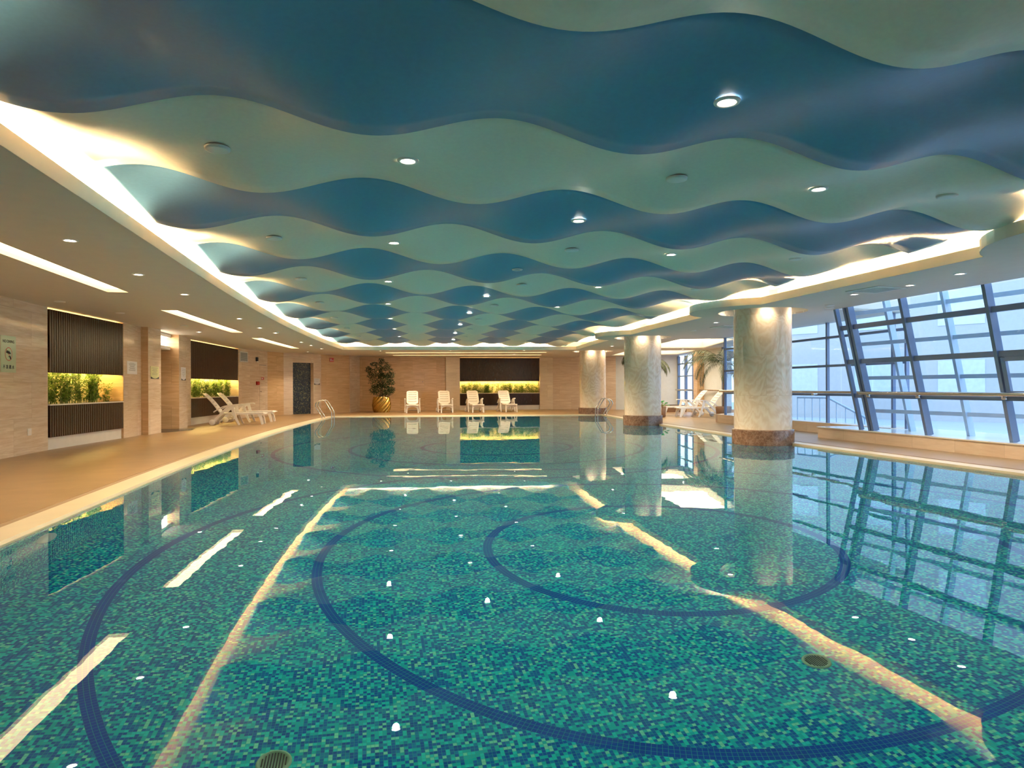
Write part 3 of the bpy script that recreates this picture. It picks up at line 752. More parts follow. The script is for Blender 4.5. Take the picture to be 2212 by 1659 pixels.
for ni, (r, p, q, n, L, z) in enumerate(NI):
    cnt = [16, 22, 26][ni]
    for k in range(cnt):
        t = (k + .5 + random.uniform(-.25, .25)) / cnt
        if ni == 0: t = .02 + .88 * t
        if ni: t = .03 + .94 * t
        if ni == 2 and .40 < t < .46: t -= .05
        pt = p.lerp(q, t) + n * random.uniform(.16, .40)
        h = random.uniform(.78, 1.08) * (1.0 if ni == 0 else .95)
        if ni == 2: h *= .84
        if ni == 0 and t > .84: h *= .66
        c = copy_tree(protos[(k * 3 + ni) % 4], (pt.x, pt.y, z), random.uniform(-.4, .4) + (PI / 2 if ni < 2 else 0) + (PI if random.random() < .5 else 0),
                      'green bamboo plant %s, %s from left' % (NL[ni], (ORD[k].replace('nearest', 'first') if k < 14 else 'no %d' % (k + 1))))
        c.scale = (1, .9, h); tag(c, None, 'bamboo', 'bamboo plants %s' % NL[ni])
for e in protos:
    for ch in list(e.children): bpy.data.objects.remove(ch)
    bpy.data.objects.remove(e)

# ------------------------------------------------------------------ tilted window wall on the right
TOPX, BOTX, LZ = 8.97, 9.69, .24
struct(MB().box(9.58, 11.3, -3.5, 12.95, 0, LZ - .02).build('trim_10', 'stone_curb'))
struct(MB().box(9.56, 11.3, -3.5, 12.97, LZ - .02, LZ).build('trim_11', 'white_stone'))
def tp(y, z, off=0.0):     # point on the tilted plane
    t = (z - LZ) / (CEIL - LZ); return Vector((BOTX + (TOPX - BOTX) * t + off, y + .18 * (1 - t), z))
w1 = root('window_1', (9.4, 5, 0)); struct(w1)
MY = [11.27, 9.97, 8.35, 6.72, 5.1, 3.5, 1.9, .3, -1.3, -2.9]
def mull(y, wd, dp, mat, off=0.0, name='mullion', par=w1, z0=LZ, z1=CEIL + .05):
    a, b = tp(y, z0, off), tp(y, z1, off)
    mb = MB(); d = (b - a).normalized(); ay = Vector((0, 1, 0)) * wd / 2; ax = d.cross(Vector((0, 1, 0))).normalized() * dp / 2
    mb.hexa([a - ax - ay, a + ax - ay, a + ax + ay, a - ax + ay, b - ax - ay, b + ax - ay, b + ax + ay, b - ax + ay]); return mb.build(name, mat, par)
for i, y in enumerate(MY): mull(y, .06, .13, 'frame_metal', .065)
mull(11.62, .06, .08, 'frame_metal', .04, 'corner_post'); mull(11.34, .05, .1, 'frame_metal', .03, 'corner_post')
TZ = [.93, 1.60, 2.26]
for z in TZ:
    for a, b in zip([11.62] + MY, MY):
        if a - b < .1: continue
        MB().beam(tp(a, z, .06), tp(b, z, .06), .055, .09).build('transom', 'frame_metal', w1)
for z0, z1 in zip([LZ] + TZ, TZ + [CEIL]):
    for a, b in zip([11.62] + MY, MY):
        if a - b < .1: continue
        mb = MB(); mb.face([tp(b, z0, .12), tp(a, z0, .12), tp(a, z1, .12), tp(b, z1, .12)]); mb.build('glass_pane', 'window_glass', w1)
# opening sash to the right of the second mullion from the corner
for (ya, yb) in ((8.27, 6.8),):
    mb = MB()
    for a, b in ((tp(ya, 1.02, .05), tp(ya, 1.55, .05)), (tp(yb, 1.02, .05), tp(yb, 1.55, .05)), (tp(ya, 1.52, .05), tp(yb, 1.52, .05)), (tp(ya, 1.0, .05), tp(yb, 1.0, .05))):
        mb.beam(a, b, .06, .07)
    mb.build('sash', 'frame_metal', w1)
# outer steel layer behind the tilted glass
w2 = root('window_2', (10.2, 5, 0)); struct(w2)
for y in MY:
    mull(y - .32, .06, .12, 'outer_metal', .62, 'outer_post', w2, z0=-.1, z1=2.9)
for z in (.62, 1.28, 1.95, 2.55):
    MB().beam(tp(11.6, z, .42), tp(-3, z + .0, 1.9), .05, .07).build('outer_beam', 'outer_metal', w2)
MB().beam((10.9, 12.0, .05), (12.6, -3, .05), .05, .08).build('outer_beam', 'outer_metal', w2)
# vertical glazing behind the near column
def facade(name, p, q, posts, tz, z0, z1, md='frame_metal', wd=.05, dp=.07, glass='window_glass'):
    p = Vector(p); q = Vector(q); r = root(name, (*((p + q) / 2), 0)); struct(r)
    d = (q - p).normalized()
    for t in posts:
        c = p.lerp(q, t); a = d * wd / 2; n = Vector((-d.y, d.x)) * dp / 2
        MB().hexa([(*(c - a - n), z0), (*(c + a - n), z0), (*(c + a + n), z0), (*(c - a + n), z0), (*(c - a - n), z1), (*(c + a - n), z1), (*(c + a + n), z1), (*(c - a + n), z1)]).build('mullion', md, r)
    for z in tz:
        for t0, t1 in zip(posts, posts[1:]):
            MB().beam((*p.lerp(q, t0), z), (*p.lerp(q, t1), z), .07, .055).build('transom', md, r)
    zz = [z0] + tz + [z1]
    for za, zb in zip(zz, zz[1:]):
        for t0, t1 in zip(posts, posts[1:]):
            mb = MB(); a = p.lerp(q, t0); b = p.lerp(q, t1)
            mb.face([(*a, za), (*b, za), (*b, zb), (*a, zb)]); mb.build('glass_pane', glass, r)
    return r
facade('window_3', F2A, F2B, [0, .05, .336, .66, 1.0], [.92, 1.60, 2.27], .25, CEIL + .05)
struct(MB().wall((10.5, 11.9), (10.62, 19.15), 0, .25, -.45).build('trim_12', 'stone_curb'))
facade('window_4', F2B, ALC[0], [0, .5, 1.0], [.92, 1.60, 2.27], .25, CEIL + .05)
# alcove windows: framed openings, a tan pilaster and a white wall piece
facade('window_5', ALC[3], (13.98, 26.6), [0, .35, .70, 1.0], [.95, 1.62, 2.2], .25, CEIL - .06, wd=.12, dp=.12)
facade('window_6', (13.25, 23.4), ALC[0], [0, .5, 1.0], [.95, 1.62, 2.2], .25, CEIL, wd=.12, dp=.12)
struct(MB().wall((13.98, 26.65), (13.82, 26.0), 0, CEIL, -.3).build('trim_13', 'travertine_tan'))
struct(MB().wall((13.83, 26.1), (13.25, 23.4), 0, CEIL, .3).build('wall_right', 'white_wall'))
cb = MB(); cb.wall((14.5, 29.9), (13.9, 26.5), 0, .27, .3); cb.wall((13.2, 23.4), (13.1, 21.0), 0, .27, .3); cb.wall((13.1, 20.9), (10.9, 19.2), 0, .25, -.3)
struct(cb.build('trim_14', 'stone_curb'))

# ------------------------------------------------------------------ handrails in front of the windows
def handrail(pts, brackets, label):
    r = root('handrail', pts[0], label=label, cat='handrail')
    MB().tube(pts, .032, 14).build('rail', 'steel_rail', r)
    for p in brackets:
        p = Vector(p); n = Vector((1, 0, 0))
        mb = MB(); mb.tube([p + Vector((0, 0, -.02)), p + Vector((.02, 0, -.055)), p + Vector((.08, 0, -.06)), p + Vector((.16, 0, -.05))], .014, 8)
        mb.lathe([(.0005, p.z - .03), (.045, p.z - .035), (.04, p.z - .075), (.0005, p.z - .085)], 14, c=(p.x + .05, p.y))
        mb.build('bracket', 'chrome', r)
handrail([(9.42, y, .985) for y in (-3, 2, 6, 9, 11.5)], [(9.42, y, .985) for y in (11.3, 10.1, 8.45, 6.8, 5.2)], 'long tubular handrail in front of the tilted windows')
handrail([(9.95, 11.6, .985), (10.35, 13, .985), (10.45, 18.7, .985)], [(10.4, 14.3, .985), (10.42, 16.6, .985)], 'tubular handrail in front of the upright glazing behind the near column')
handrail([(14.2, 29.5, .98), (13.2, 23.4, .98), (12.95, 21.2, .98)], [(13.9, 28, .98), (13.6, 26, .98)], 'thin handrail along the alcove windows')

# ------------------------------------------------------------------ loungers
def rounded_panel(mb, x0, x1, wy, z, th, slots, dome=.02, endr=.10, xf=lambda x, y, z: (x, y, z), curve=None):
    """panel from x0 to x1, slats with cut-through slots running across (y)."""
    cuts = sorted(slots)
    def halfw(x):
        e = min(x - x0, x1 - x)
        return wy if e > endr else wy - endr * (1 - math.sqrt(max(0, 1 - (1 - e / endr) ** 2)))
    def zz(x, y): return z + (curve(x) if curve else 0) - dome * (y / wy) ** 2
    def piece(xa, xb, ya, yb):
        nx = max(1, int((xb - xa) / .03)); ny = 6
        for side in (0, 1):
            rows = []
            for i in range(nx + 1):
                x = xa + (xb - xa) * i / nx; hw = halfw(x)
                rows.append([xf(x, max(-hw, min(hw, ya + (yb - ya) * j / ny)), zz(x, ya + (yb - ya) * j / ny) - side * th) for j in range(ny + 1)])
            if side: rows = [r_[::-1] for r_ in rows]
            mb.grid(rows, smooth=True)
            if side == 0: top = rows
            else: bot = [r_[::-1] for r_ in rows]
        for R0, R1 in ((top[0], bot[0]), (top[-1], bot[-1]), ([r_[0] for r_ in top], [r_[0] for r_ in bot]), ([r_[-1] for r_ in top], [r_[-1] for r_ in bot])):
            mb.grid([R0, R1], smooth=False)
    edges = [x0]
    for c in cuts:
        piece(edges[-1], c - .011, -wy, wy); edges.append(c - .011)
        piece(c - .011, c + .011, -wy, -wy * .72); piece(c - .011, c + .011, wy * .72, wy)
        edges.append(c + .011)
    piece(edges[-1], x1, -wy, wy)
def bez(p0, p1, p2, p3, n=10):
    P = [Vector(p) for p in (p0, p1, p2, p3)]
    return [P[0] * (1 - t) ** 3 + P[1] * 3 * t * (1 - t) ** 2 + P[2] * 3 * t * t * (1 - t) + P[3] * t ** 3 for t in [i / n for i in range(n + 1)]]
def bar2(mb, pts, wy, hts):     # flat bar following pts (x,z) with thickness hts, width wy in y, at y offset
    rows = []
    for i, p in enumerate(pts):
        d = (pts[min(i + 1, len(pts) - 1)] - pts[max(i - 1, 0)]).normalized(); n = Vector((-d.z, 0, d.x)) * hts[i] / 2
        rows.append([p - n + Vector((0, -wy / 2, 0)), p - n + Vector((0, wy / 2, 0)), p + n + Vector((0, wy / 2, 0)), p + n + Vector((0, -wy / 2, 0))])
    mb.grid(rows, smooth=False, closed=True); mb.face(rows[0][::-1]); mb.face(rows[-1])
def make_lounger(loc, rz, label, group):
    r = empty('sun_lounger', loc, rz, label, 'sun lounger', group)
    mb = MB(); rounded_panel(mb, -.42, .93, .27, .375, .022, [-.2, -.05, .1, .25, .4, .55, .7, .82], curve=lambda x: -.4 * max(0, x - .74) ** 2)
    for s in (-1, 1): mb.box(-.42, .86, s * .262 - .012, s * .262 + .012, .315, .37)
    mb.build('seat', 'white_plastic', r)
    mb = MB(); ang = math.radians(48)
    def xf(x, y, z): return (-.42 - x * math.cos(ang) - z * math.sin(ang) * 1.0, y, .375 + x * math.sin(ang) - z * math.cos(ang) * -1.0 * 1.0)
    def xf(x, y, z): return (-.42 - x * math.cos(ang) + z * math.sin(ang), y, .36 + x * math.sin(ang) + z * math.cos(ang))
    rounded_panel(mb, 0, .80, .265, .0, .024, [.16, .29, .42, .55, .68], dome=-.02, endr=.13, xf=xf, curve=lambda x: .05 * math.sin(x * 3))
    mb.build('backrest', 'white_plastic', r)
    for s in (-1, 1):
        y = s * .33
        mb = MB(); pts = bez((-.58, y, .40), (-.42, y, .52), (-.30, y, .60), (-.05, y, .615)); pts += [Vector((.10, y, .625)), Vector((.16, y, .60))]
        bar2(mb, pts, .055, [.03] * len(pts)); mb.build('armrest', 'white_plastic', r)
        mb = MB(); pts = bez((-.06, y, .60), (-.02, y, .42), (.05, y, .2), (.16, y, 0)); bar2(mb, pts, .045, [.10 - .0045 * i for i in range(len(pts))]); mb.build('leg', 'white_plastic', r)
        mb = MB(); pts = bez((-.06, y, .59), (-.28, y, .50), (-.36, y, .32), (-.60, y, .10)); bar2(mb, pts, .045, [.075] * len(pts)); mb.build('leg', 'white_plastic', r)
        mb = MB(); rows = [[(-.62 + .09 * rr * math.cos(2 * PI * k / 24), y + yy, .09 + .09 * rr * math.sin(2 * PI * k / 24)) for k in range(24)] for rr, yy in ((.01, s * .045), (.9, s * .045), (1, s * .035), (1, -s * .02), (.9, -s * .03), (.01, -s * .03))]
        mb.grid(rows, closed=True); mb.build('wheel', 'white_plastic', r)
        mb = MB(); bar2(mb, [Vector((.73, s * .235, .36)), Vector((.78, s * .245, .18)), Vector((.82, s * .25, 0))], .05, [.12, .075, .06]); mb.build('leg', 'white_plastic', r)
    # arched apron between the foot legs and a cross bar
    mb = MB(); n = 14; top = []; bot = []
    for k in range(n + 1):
        y = -.235 + .47 * k / n; zb = .12 + .16 * math.sqrt(max(0, 1 - (abs(y) / .24) ** 2)); top.append(Vector((.745, y, .345))); bot.append(Vector((.745 + (.36 - zb) * .25, y, zb)))
    for dx in (-.012, .012):
        mb.grid([[p + Vector((dx, 0, 0)) for p in top], [p + Vector((dx, 0, 0)) for p in bot]], smooth=False)
    mb.grid([[p - Vector((.012, 0, 0)) for p in bot], [p + Vector((.012, 0, 0)) for p in bot]], smooth=False)
    mb.build('foot_apron', 'white_plastic', r)
    MB().tube([(-.62, -.33, .09), (-.62, .33, .09)], .018, 8).build('axle', 'white_plastic', r)
    MB().box(-.1, -.06, -.33, .33, .30, .345).build('cross_bar', 'white_plastic', r)
    return r
G1, G2, G3 = 'white loungers by the left wall', 'white loungers in a row before the far wall', 'white loungers in the right alcove'
l0 = make_lounger((-4.08, 22.3, 0), 0.0, 'white plastic sun lounger by the left wall niche, the one closer to the camera', G1)
def lg(x, y, rz, label, g):
    c = copy_tree(l0, (x, y, 0), rz, label); c['group'] = g
lg(-4.0, 23.9, -0.08, 'white plastic sun lounger by the left wall niche, the one farther behind', G1)
for (x, y, rz, l) in [(1.91, 30.75, -1.63, 'leftmost of the four white loungers facing the pool, beside the brass pot plant'),
                      (3.39, 30.6, -1.59, 'second from left of four white loungers facing the pool'),
                      (4.74, 30.44, -1.56, 'third from left of four white loungers, in front of the left part of the niche'),
                      (6.26, 30.52, -1.54, 'rightmost of the four white loungers facing the pool')]:
    lg(x, y, rz, l, G2)
lg(12.03, 23.03, PI - .10, 'white sun lounger in the right alcove, the one closer to the pool', G3)
lg(12.0, 24.3, PI - .12, 'white sun lounger in the right alcove, the one farther behind', G3)

# ------------------------------------------------------------------ pool ladders
def ladder(x, y, rz, label):      # local +x points to the water
    r = empty('pool_ladder', (x, y, 0), rz, label, 'pool ladder', 'chrome pool ladders')
    for s in (-.25, .25):
        ctrl = [(0, s, 0), (0, s, .06), (-.02, s, .10), (-.22, s, .40), (-.245, s, .46), (-.23, s, .54), (-.17, s, .61), (-.06, s, .655), (.06, s, .655), (.13, s, .60), (.33, s, .27), (.35, s, .20), (.355, s, .0), (.355, s, -.95)]
        pts = []
        for i in range(len(ctrl) - 1):
            p0 = Vector(ctrl[max(i - 1, 0)]); p1 = Vector(ctrl[i]); p2 = Vector(ctrl[i + 1]); p3 = Vector(ctrl[min(i + 2, len(ctrl) - 1)])
            for k in range(4):
                t = k / 4; pts.append(.5 * ((2 * p1) + (p2 - p0) * t + (2 * p0 - 5 * p1 + 4 * p2 - p3) * t * t + (3 * p1 - p0 - 3 * p2 + p3) * t ** 3))
        pts.append(Vector(ctrl[-1]))
        MB().tube(pts, .02, 12).build('rail', 'chrome', r)
        MB().lathe([(.021, .012), (.05, .006), (.052, 0)], 18, c=(0, s)).build('floor_flange', 'chrome', r)
    for z in (-.25, -.55, -.85):
        MB().box(.31, .40, -.25, .25, z - .015, z + .015).build('step', 'chrome', r)
    return r
x, y = W(XL - .12, 25.8); ladder(x, y, phi(26) , 'chrome pool ladder at the left far corner of the pool')
x, y = W(XR + .05, 26.7); ladder(x, y, phi(27) + PI, 'chrome pool ladder in front of the farthest column')

# ------------------------------------------------------------------ ficus in a spiral brass pot
def ficus():
    X0, Y0 = .55, 31.6
    r = empty('potted_ficus', (X0, Y0, 0), 0, 'tall dark green leafy ficus in a brass pot in the far left corner', 'potted plant')
    mb = MB(); n = 96; rows = []
    for i in range(25):
        t = i / 24; z = .72 * t; R = .30 + .11 * math.sin(PI * (.12 + .76 * t)); tw = 1.7 * t
        rows.append([((R + .024 * math.cos(13 * (a - tw))) * math.cos(a), (R + .024 * math.cos(13 * (a - tw))) * math.sin(a), z) for a in [2 * PI * k / n for k in range(n)]])
    rows.append([(.30 * math.cos(2 * PI * k / n), .30 * math.sin(2 * PI * k / n), .715) for k in range(n)])
    rows.append([(.28 * math.cos(2 * PI * k / n), .28 * math.sin(2 * PI * k / n), .62) for k in range(n)])
    mb.grid(rows, closed=True); mb.face(rows[0][::-1]); pot = mb.build('pot', 'brass', r); pot['label'] = 'barrel shaped brass pot with twisted fluting'
    MB().lathe([(.0005, .64), (.30, .64)], 24).build('soil', 'soil', r)
    rnd = random.Random(4); tr = MB(); lf = MB()
    blobs = [(0, 0, 1.05, .50, .34), (-.10, 0, 1.45, .52, .36), (.12, 0, 1.45, .46, .34), (.22, 0, 1.85, .38, .28), (-.18, .0, 1.85, .34, .25), (.15, 0, 2.15, .30, .20), (.0, 0, 2.38, .13, .14), (-.30, 0, 2.22, .22, .11), (-.58, 0, 1.98, .16, .17), (-.48, 0, 1.72, .18, .16), (.40, 0, 1.72, .22, .17), (.46, 0, 1.05, .16, .16), (-.32, 0, 1.05, .24, .24), (.30, 0, 1.0, .28, .26), (.44, 0, 1.40, .17, .14)]
    for k in range(3):
        a = 2.1 * k; tr.tube(bez((.05 * math.cos(a), .05 * math.sin(a), .6), (.1 * math.cos(a + 1), .1 * math.sin(a + 1), 1.0), (.05, -.05, 1.4), (.12 * math.cos(a), .1 * math.sin(a), 2.0)), .02, 8, radii=[.022 - .0015 * i for i in range(11)])
    for bx, by, bz, rx, rz_ in blobs:
        tr.tube([(0, 0, max(.7, bz - .6)), (bx * .5, by, bz - .15), (bx, by, bz)], .01, 6)
        for k in range(int(900 * rx * rz_ * 3.2) + 60):
            u = Vector((rnd.gauss(0, 1), rnd.gauss(0, 1), rnd.gauss(0, 1))).normalized() * rnd.uniform(.35, 1.0) ** .5
            c = Vector((bx + u.x * rx, by + u.y * rx * .85, bz + u.z * rz_))
            yw = rnd.uniform(0, 6.28); el = rnd.uniform(-.9, .3); d = Vector((math.cos(yw) * math.cos(el), math.sin(yw) * math.cos(el), math.sin(el)))
            sd = d.cross(Vector((rnd.uniform(-.4, .4), rnd.uniform(-.4, .4), 1))).normalized(); L = rnd.uniform(.06, .095); wv = L * .26; up = sd.cross(d) * .012
            lf.face([c, c + d * L * .4 + sd * wv + up, c + d * L, c + d * L * .4 - sd * wv + up])
    tr.build('trunk', 'trunk', r); lf.build('foliage', 'ficus_leaf', r)
ficus()

# ------------------------------------------------------------------ palms and the alcove planter
def palm(x, y, label, seed, height=2.05, reach=1.15, nf=16, ang0=0):
    r = empty('potted_palm', (x, y, 0), 0, label, 'potted plant', 'feathery palms in the right alcove'); rnd = random.Random(seed)
    MB().lathe([(.16, 0), (.24, .02), (.28, .40), (.26, .42), (.24, .36), (.001, .36)], 28).build('pot', 'planter_brown', r)
    mb = MB(); mb.tube([(0, 0, .3), (.02, .01, 1.0), (0, 0, height - .35)], .04, 9, radii=[.05, .04, .03]); mb.build('trunk', 'trunk', r)
    for k in range(nf):
        a = ang0 + 2 * PI * k / nf * 1.618 * 2; el = rnd.uniform(.2, 1.1); L = reach * rnd.uniform(.8, 1.1)
        mb = MB(); d = Vector((math.cos(a), math.sin(a), 0)); p = Vector((0, 0, height - .4)); pts = []
        n = 22
        for i in range(n + 1):
            t = i / n; e = el + .3 - 2.3 * t ** 1.2
            pts.append(p.copy()); p = p + (d * math.cos(e) + Vector((0, 0, math.sin(e)))) * L / n * 1.25
        mb.tube(pts, .007, 5, radii=[.009 - .0003 * i for i in range(n + 1)])
        sdv = Vector((-d.y, d.x, 0))
        for i in range(3, n + 1):
            t = i / n; ll = .36 * math.sin(PI * min(1, .15 + .8 * t)) + .05
            tg = (pts[min(i + 1, n)] - pts[i - 1]).normalized()
            for s in (-1, 1):
                for off in (0, .5):
                    b = pts[i] - tg * off * L / n
                    dd = (sdv * s * .75 + tg * .8 + Vector((0, 0, -.35 - rnd.uniform(0, .3)))).normalized(); wv = tg.cross(dd).normalized().cross(dd) * .010
                    mid = b + dd * ll * .5; tip = b + dd * ll + Vector((0, 0, -.06))
                    mb.face([b, mid + wv, tip, mid - wv])
        mb.build('frond', 'palm_leaf', r)
palm(10.4, 24.4, 'dark feathery palm standing behind the middle column', 3, 2.4, 1.0, nf=18)
palm(12.3, 21.75, 'dark feathery palm with drooping fronds beside the near column', 5, 2.25, 1.4, ang0=.4)
pb = root('planter_box', (13.35, 28.1, 0), label='low brown planter box against the pale alcove wall', cat='planter')
MB().box(12.9, 13.8, 27.6, 28.6, 0, .30).build('box', 'planter_brown', pb)
MB().box(12.95, 13.75, 27.65, 28.55, .30, .305).build('soil', 'soil', pb)
def leafy(x, y, z):
    r = empty('leafy_plant', (x, y, z), 0, 'small bright green broad leaved plant beside the middle column', 'plant'); rnd = random.Random(9); mb = MB(); st = MB()
    for k in range(14):
        a = rnd.uniform(0, 6.28); el = rnd.uniform(.2, 1.2); d = Vector((math.cos(a) * math.cos(el), math.sin(a) * math.cos(el), math.sin(el))); b = d * .16; L = .17
        s = d.cross(Vector((0, 0, 1))).normalized() * .07; st.tube([(0, 0, 0), b], .006, 5)
        mb.face([b, b + d * L * .4 + s, b + d * L + Vector((0, 0, -.08)), b + d * L * .4 - s])
    st.build('stems', 'bamboo_stem', r); mb.build('leaves', 'bright_leaf', r)
    MB().lathe([(.10, -z), (.13, -z + .02), (.15, 0), (.001, -.01)], 20).build('pot', 'planter_brown', r)
leafy(10.62, 23.2, .40)

# ------------------------------------------------------------------ signs, notices and fittings on the walls
def text_mesh(txt, size, mat, parent, loc, rot, name='lettering', ext=.001):
    cu = bpy.data.curves.new('t', 'FONT'); cu.body = txt; cu.size = size; cu.align_x = 'CENTER'; cu.align_y = 'CENTER'; cu.extrude = ext
    ob = bpy.data.objects.new('t', cu); col.objects.link(ob); dg = bpy.context.evaluated_depsgraph_get(); me = bpy.data.meshes.new_from_object(ob.evaluated_get(dg)); bpy.data.objects.remove(ob)
    me.materials.clear(); me.materials.append(MATS[mat]); o = bpy.data.objects.new(name, me); col.objects.link(o); o.parent = parent; o.location = loc; o.rotation_euler = rot; return o
def plate(name, p, dvec, wdt, hgt, z, mat, label, cat, th=.012):
    """flat plate on a wall; p wall point, dvec wall direction left->right as seen; local x right, z up, y into the wall"""
    rz = math.atan2(dvec[1], dvec[0]); r = empty(name, (p[0], p[1], z), rz, label, cat)
    MB().box(-wdt / 2, wdt / 2, -th, -.001, -hgt / 2, hgt / 2).build('plate', mat, r); return r
RX = (PI / 2, 0, 0)
r = plate('no_diving_sign', (-5.795, 12.48), (.011, 1), .46, .60, 1.70, 'sign_green', 'pale green no diving sign with red ring at the left picture edge', 'sign')
mb = MB(); n = 40
mb.grid([[(R * math.cos(2 * PI * k / n), -.014, R * math.sin(2 * PI * k / n)) for k in range(n)] for R in (.112, .100)], closed=True, smooth=False)
mb.beam((-.075, -.0145, .075), (.075, -.0145, -.075), .002, .010, up=(1, 0, 1)); mb.build('red_ring', 'red_sign', r)
mb = MB(); mb.tube([(-.07, -.0145, .03), (-.02, -.0145, .032), (.045, -.0145, .012)], .018, 8, radii=[.010, .024, .010]); mb.tube([(-.06, -.0145, .055), (0, -.0145, .03)], .007, 6); mb.tube([(.03, -.0145, -.03), (.06, -.0145, -.08)], .009, 6); mb.tube([(0, -.0145, -.04), (.05, -.0145, -.045), (.065, -.0145, -.085)], .007, 6)
mb.build('diver_symbol', 'ink', r)
text_mesh('NO DIVING', .068, 'ink', r, (0, -.0135, .205), RX); text_mesh('不 准 跳 水', .072, 'ink', r, (0, -.0135, -.215), RX)
def notice(name, p, dv, wd, hg, z, mat, label, lines, dark_foot=False):
    r = plate(name, p, dv, wd, hg, z, mat, label, 'notice', .008); mb = MB(); rnd = random.Random(label)
    for k in range(lines):
        zz = hg * (.36 - .66 * k / lines); l = wd * rnd.uniform(.18, .38); mb.box(-l, l, -.0095, -.0085, zz - .004, zz + .004)
    mb.build('print', 'ink_grey', r)
    if dark_foot:
        mb = MB(); n = 10
        for k in range(n):
            x0 = -wd / 2 + wd * k / n; x1 = x0 + wd / n; f = lambda x: -hg / 2 + .05 * (2 * x / wd) ** 2
            mb.face([(x0, -.0098, -hg / 2 - .01), (x1, -.0098, -hg / 2 - .01), (x1, -.0098, f(x1)), (x0, -.0098, f(x0))])
        mb.build('dark_foot', 'ink', r)
notice('wall_notice', (-5.455, 17.28), (.04, 1), .60, .30, 1.62, 'paper_white', 'white paper notice right of the nearest planter niche', 9)
notice('wall_sign', (-5.235, 18.22), (.09, 1), .50, .30, 1.53, 'sign_yellow', 'yellow green sign on the pier left of the doorway opening', 6, True)
notice('wall_sign', (-5.175, 20.62), (.08, 1), .36, .36, 1.55, 'paper_white', 'white sign on the pier right of the doorway opening', 5, True)
notice('wall_sign', (-2.27, 30.86), (.65, .76), .34, .26, 1.42, 'paper_white', 'small pale sign right of the dark mosaic doorway', 2, True)
def grille(p, dv, wd, hg, z, label):
    r = plate('wall_grille', p, dv, wd, hg, z, 'grille_grey', label, 'wall grille', .01)
    mb = MB(); t = .035
    mb.box(-wd / 2 - t, wd / 2 + t, -.02, 0, hg / 2, hg / 2 + t); mb.box(-wd / 2 - t, wd / 2 + t, -.02, 0, -hg / 2 - t, -hg / 2); mb.box(-wd / 2 - t, -wd / 2, -.02, 0, -hg / 2, hg / 2); mb.box(wd / 2, wd / 2 + t, -.02, 0, -hg / 2, hg / 2)
    mb.build('frame', 'grille_white', r)
    mb = MB()
    for k in range(10): mb.box(-wd / 2, wd / 2, -.016, -.01, -hg / 2 + hg * (k + .3) / 10, -hg / 2 + hg * (k + .5) / 10)
    mb.build('slats', 'grille_white', r)
grille((-5.375, 21.4), (.06, 1), .5, .42, 2.25, 'grey air grille left of the second planter niche')
grille((-4.70, 27.25), (.33, .94), .5, .33, 2.33, 'grey air grille right of the second planter niche')
r = plate('wall_socket', (-5.785, 13.15), (.011, 1), .12, .12, .38, 'white_enamel', 'small white wall socket low beside the nearest planter niche', 'socket'); MB().box(-.03, .03, -.016, -.012, -.03, .03).build('socket_face', 'white_plastic', r)
r = plate('fire_alarm', (-4.36, 28.22), (.33, .94), .22, .14, 1.33, 'red_paint', 'red fire alarm box on the left wall behind the loungers', 'fire alarm', .05)
MB().box(-.05, .05, -.056, -.05, -.03, .03).build('button', 'red_sign', r)
r = plate('fire_sign', (-4.22, 28.6), (.33, .94), .22, .10, 1.52, 'red_sign', 'small red sign above the fire alarm box', 'sign'); MB().box(-.08, .02, -.014, -.012, -.02, .02).build('symbol', 'paper_white', r)
dvf = Vector((1.23, .85)).normalized()
r = plate('exit_sign', (-1.66, 31.36), dvf, .20, .17, 2.40, 'red_sign', 'small red sign high on the tan wall right of the dark doorway', 'sign')
mb = MB(); mb.box(-.07, -.02, -.0145, -.0125, -.05, .05); mb.box(.02, .07, -.0145, -.0125, -.05, .0); mb.build('symbol', 'paper_white', r)
r = plate('wall_lamp', (-4.38, 28.15), (.33, .94), .10, .16, 2.28, 'ink', 'small dark wall fitting high above the fire alarm', 'wall fitting', .06); MB().box(-.05, .05, -.062, -.03, -.12, -.08).build('lens', 'white_enamel', r)
# concealed stone doors in the left wall (joint lines and a knob)
r = root('service_door', (-4.3, 28.5, 0), label='flush travertine service door beside the red alarm box', cat='door')
d = Vector((.74, 2.1)).normalized(); n = Vector((-d.y, d.x)); a = Vector((-4.82, 26.9)) + d * 1.55; b = a + d * .55
MB().wall(a - n * .008, b - n * .008, .02, 2.05, .01).build('door_leaf', 'travertine', r)
MB().wall(a - n * .010, b - n * .010, 2.05, 2.07, .012).build('head_joint', 'ink_grey', r)
MB().tube([(*(a + d * .06 - n * .01), 1.0), (*(a + d * .06 - n * .05), 1.0)], .02, 10).build('knob', 'chrome', r)
r = plate('access_panel', (2.15, 33.155), (1, .12), 1.0, .62, 1.42, 'travertine_tan', 'square flush access panel in the tan far wall above loungers', 'access panel', .006)
MB().box(.40, .43, -.012, -.006, -.02, .02).build('lock', 'ink_grey', r)

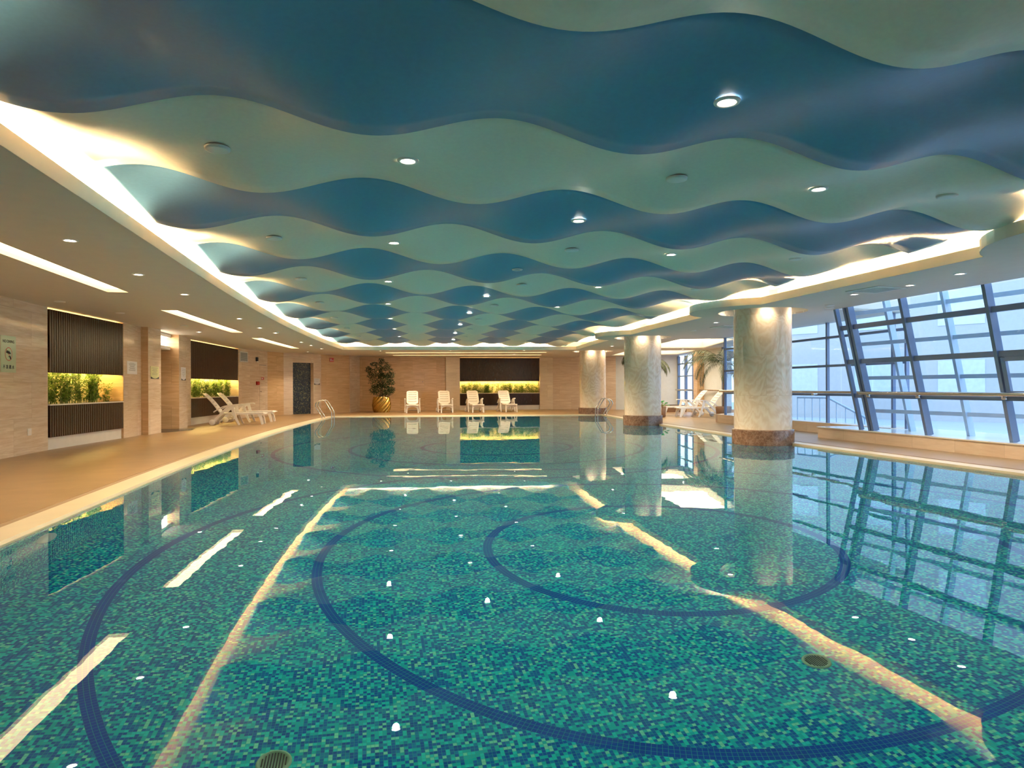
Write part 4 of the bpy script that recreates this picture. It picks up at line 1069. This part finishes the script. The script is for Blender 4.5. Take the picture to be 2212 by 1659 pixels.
# ------------------------------------------------------------------ pool fittings
def drain(x, y, label):
    r = empty('pool_drain', (x, y, BOT), 0, label, 'pool drain', 'round drains in the pool floor')
    MB().lathe([(.085, .0), (.082, .010), (.070, .013), (.066, .004), (.001, .004)], 32).build('rim', 'drain_plastic', r)
    mb = MB()
    for k in range(-4, 5):
        l = math.sqrt(max(.0002, .062 ** 2 - (k * .014) ** 2)); mb.box(k * .014 - .003, k * .014 + .003, -l, l, .004, .010)
    mb.build('bars', 'dark_void', r)
drain(-.46, 3.43, 'round drain in the pool floor at the bottom edge of the picture')
drain(2.66, 3.62, 'round drain in the pool floor below the bright reflection on the right')
ul = root('underwater_light', (XL + .03, 6.3, -.50), label='round unlit underwater lamp on the left pool wall', cat='pool light')
mb = MB(); rows = [[(XL + xx, 6.3 + rr * math.cos(2 * PI * k / 28), -.50 + rr * math.sin(2 * PI * k / 28)) for k in range(28)] for rr, xx in ((.14, .0), (.14, .03), (.12, .045), (.001, .05))]
mb.grid(rows, closed=True); mb.build('lens', 'white_enamel', ul)

# ------------------------------------------------------------------ outside
struct(MB().box(9.6, 60, -20, 60, -.55, -.40).build('ground_outside', 'outside_paving'))
def building(p, q, H, z0, depth, rows_, cols_, mat, label, wz=1.5, wgap=.5):
    p = Vector(p); q = Vector(q); d = (q - p).normalized(); n = Vector((-d.y, d.x)); L = (q - p).length
    r = root('building', (*((p + q) / 2), 0), label=label, cat='building')
    MB().wall(p, q, z0, H, depth).build('wall', mat, r)
    for i in range(rows_):
        for j in range(cols_):
            a = p + d * L * (j + .25) / cols_ - n * .03; b = p + d * L * (j + .75) / cols_ - n * .03; zz = z0 + 1.2 + i * 3.0
            mb = MB(); mb.wall(a, b, zz, zz + wz, .06); o = mb.build('window', 'bldg_glass', r)
            mb = MB(); m = (a + b) / 2; mb.wall(m - d * .04 - n * .02, m + d * .04 - n * .02, zz, zz + wz, .03); mb.build('window_bar', 'bldg_white', o)
            o.children[0].location = Vector((0, 0, 0))
building((36, 5), (20, 31), 16, -.5, -8, 4, 9, 'bldg_pale', 'pale beige apartment block with rows of windows outside')
def shrub(x, y, label):
    r = empty('shrub', (x, y, -.4), 0, label, 'shrub', 'pale shrubs outside the windows'); rnd = random.Random(int(x * 10)); mb = MB()
    for k in range(700):
        u = Vector((rnd.gauss(0, 1), rnd.gauss(0, 1), abs(rnd.gauss(0, 1)))).normalized() * rnd.uniform(.5, 1); c = Vector((u.x * .9, u.y * .9, u.z * .9 + .1)); a = rnd.uniform(0, 6.28); d = Vector((math.cos(a), math.sin(a), rnd.uniform(-.5, .5))); s = d.cross(Vector((0, 0, 1))).normalized() * .035
        mb.face([c, c + d * .05 + s, c + d * .12, c + d * .05 - s])
    mb.build('foliage', 'shrub_leaf', r); MB().tube([(0, 0, 0), (0, 0, .5)], .03, 6).build('stem', 'trunk', r)
shrub(15.5, 10.9, 'pale green shrub outside seen through the right window'); shrub(18.5, 10.9, 'second pale green shrub outside, farther right')
sr = root('stair_railing', (12.6, 15.9, 0), label='grey stair railing outside the glazing behind the near column', cat='railing')
A = Vector((12.2, 17.4, 0)); B = Vector((12.45, 16.4, 0)); C = Vector((12.75, 15.0, 0))
mb = MB(); mb.tube([A + Vector((0, 0, .80)), B + Vector((0, 0, .80)), C + Vector((0, 0, .18))], .03, 10); mb.build('rail', 'outer_metal', sr)
for k in range(10):
    t = k / 9
    if t < .45: p_ = A.lerp(B, t / .45); zt = .8
    else: u = (t - .45) / .55; p_ = B.lerp(C, u); zt = .8 - .62 * u
    MB().tube([p_ + Vector((0, 0, -.4)), p_ + Vector((0, 0, zt))], .012, 6).build('baluster', 'outer_metal', sr)
for o in bpy.data.objects:
    if '_w' in o: del o['_w']
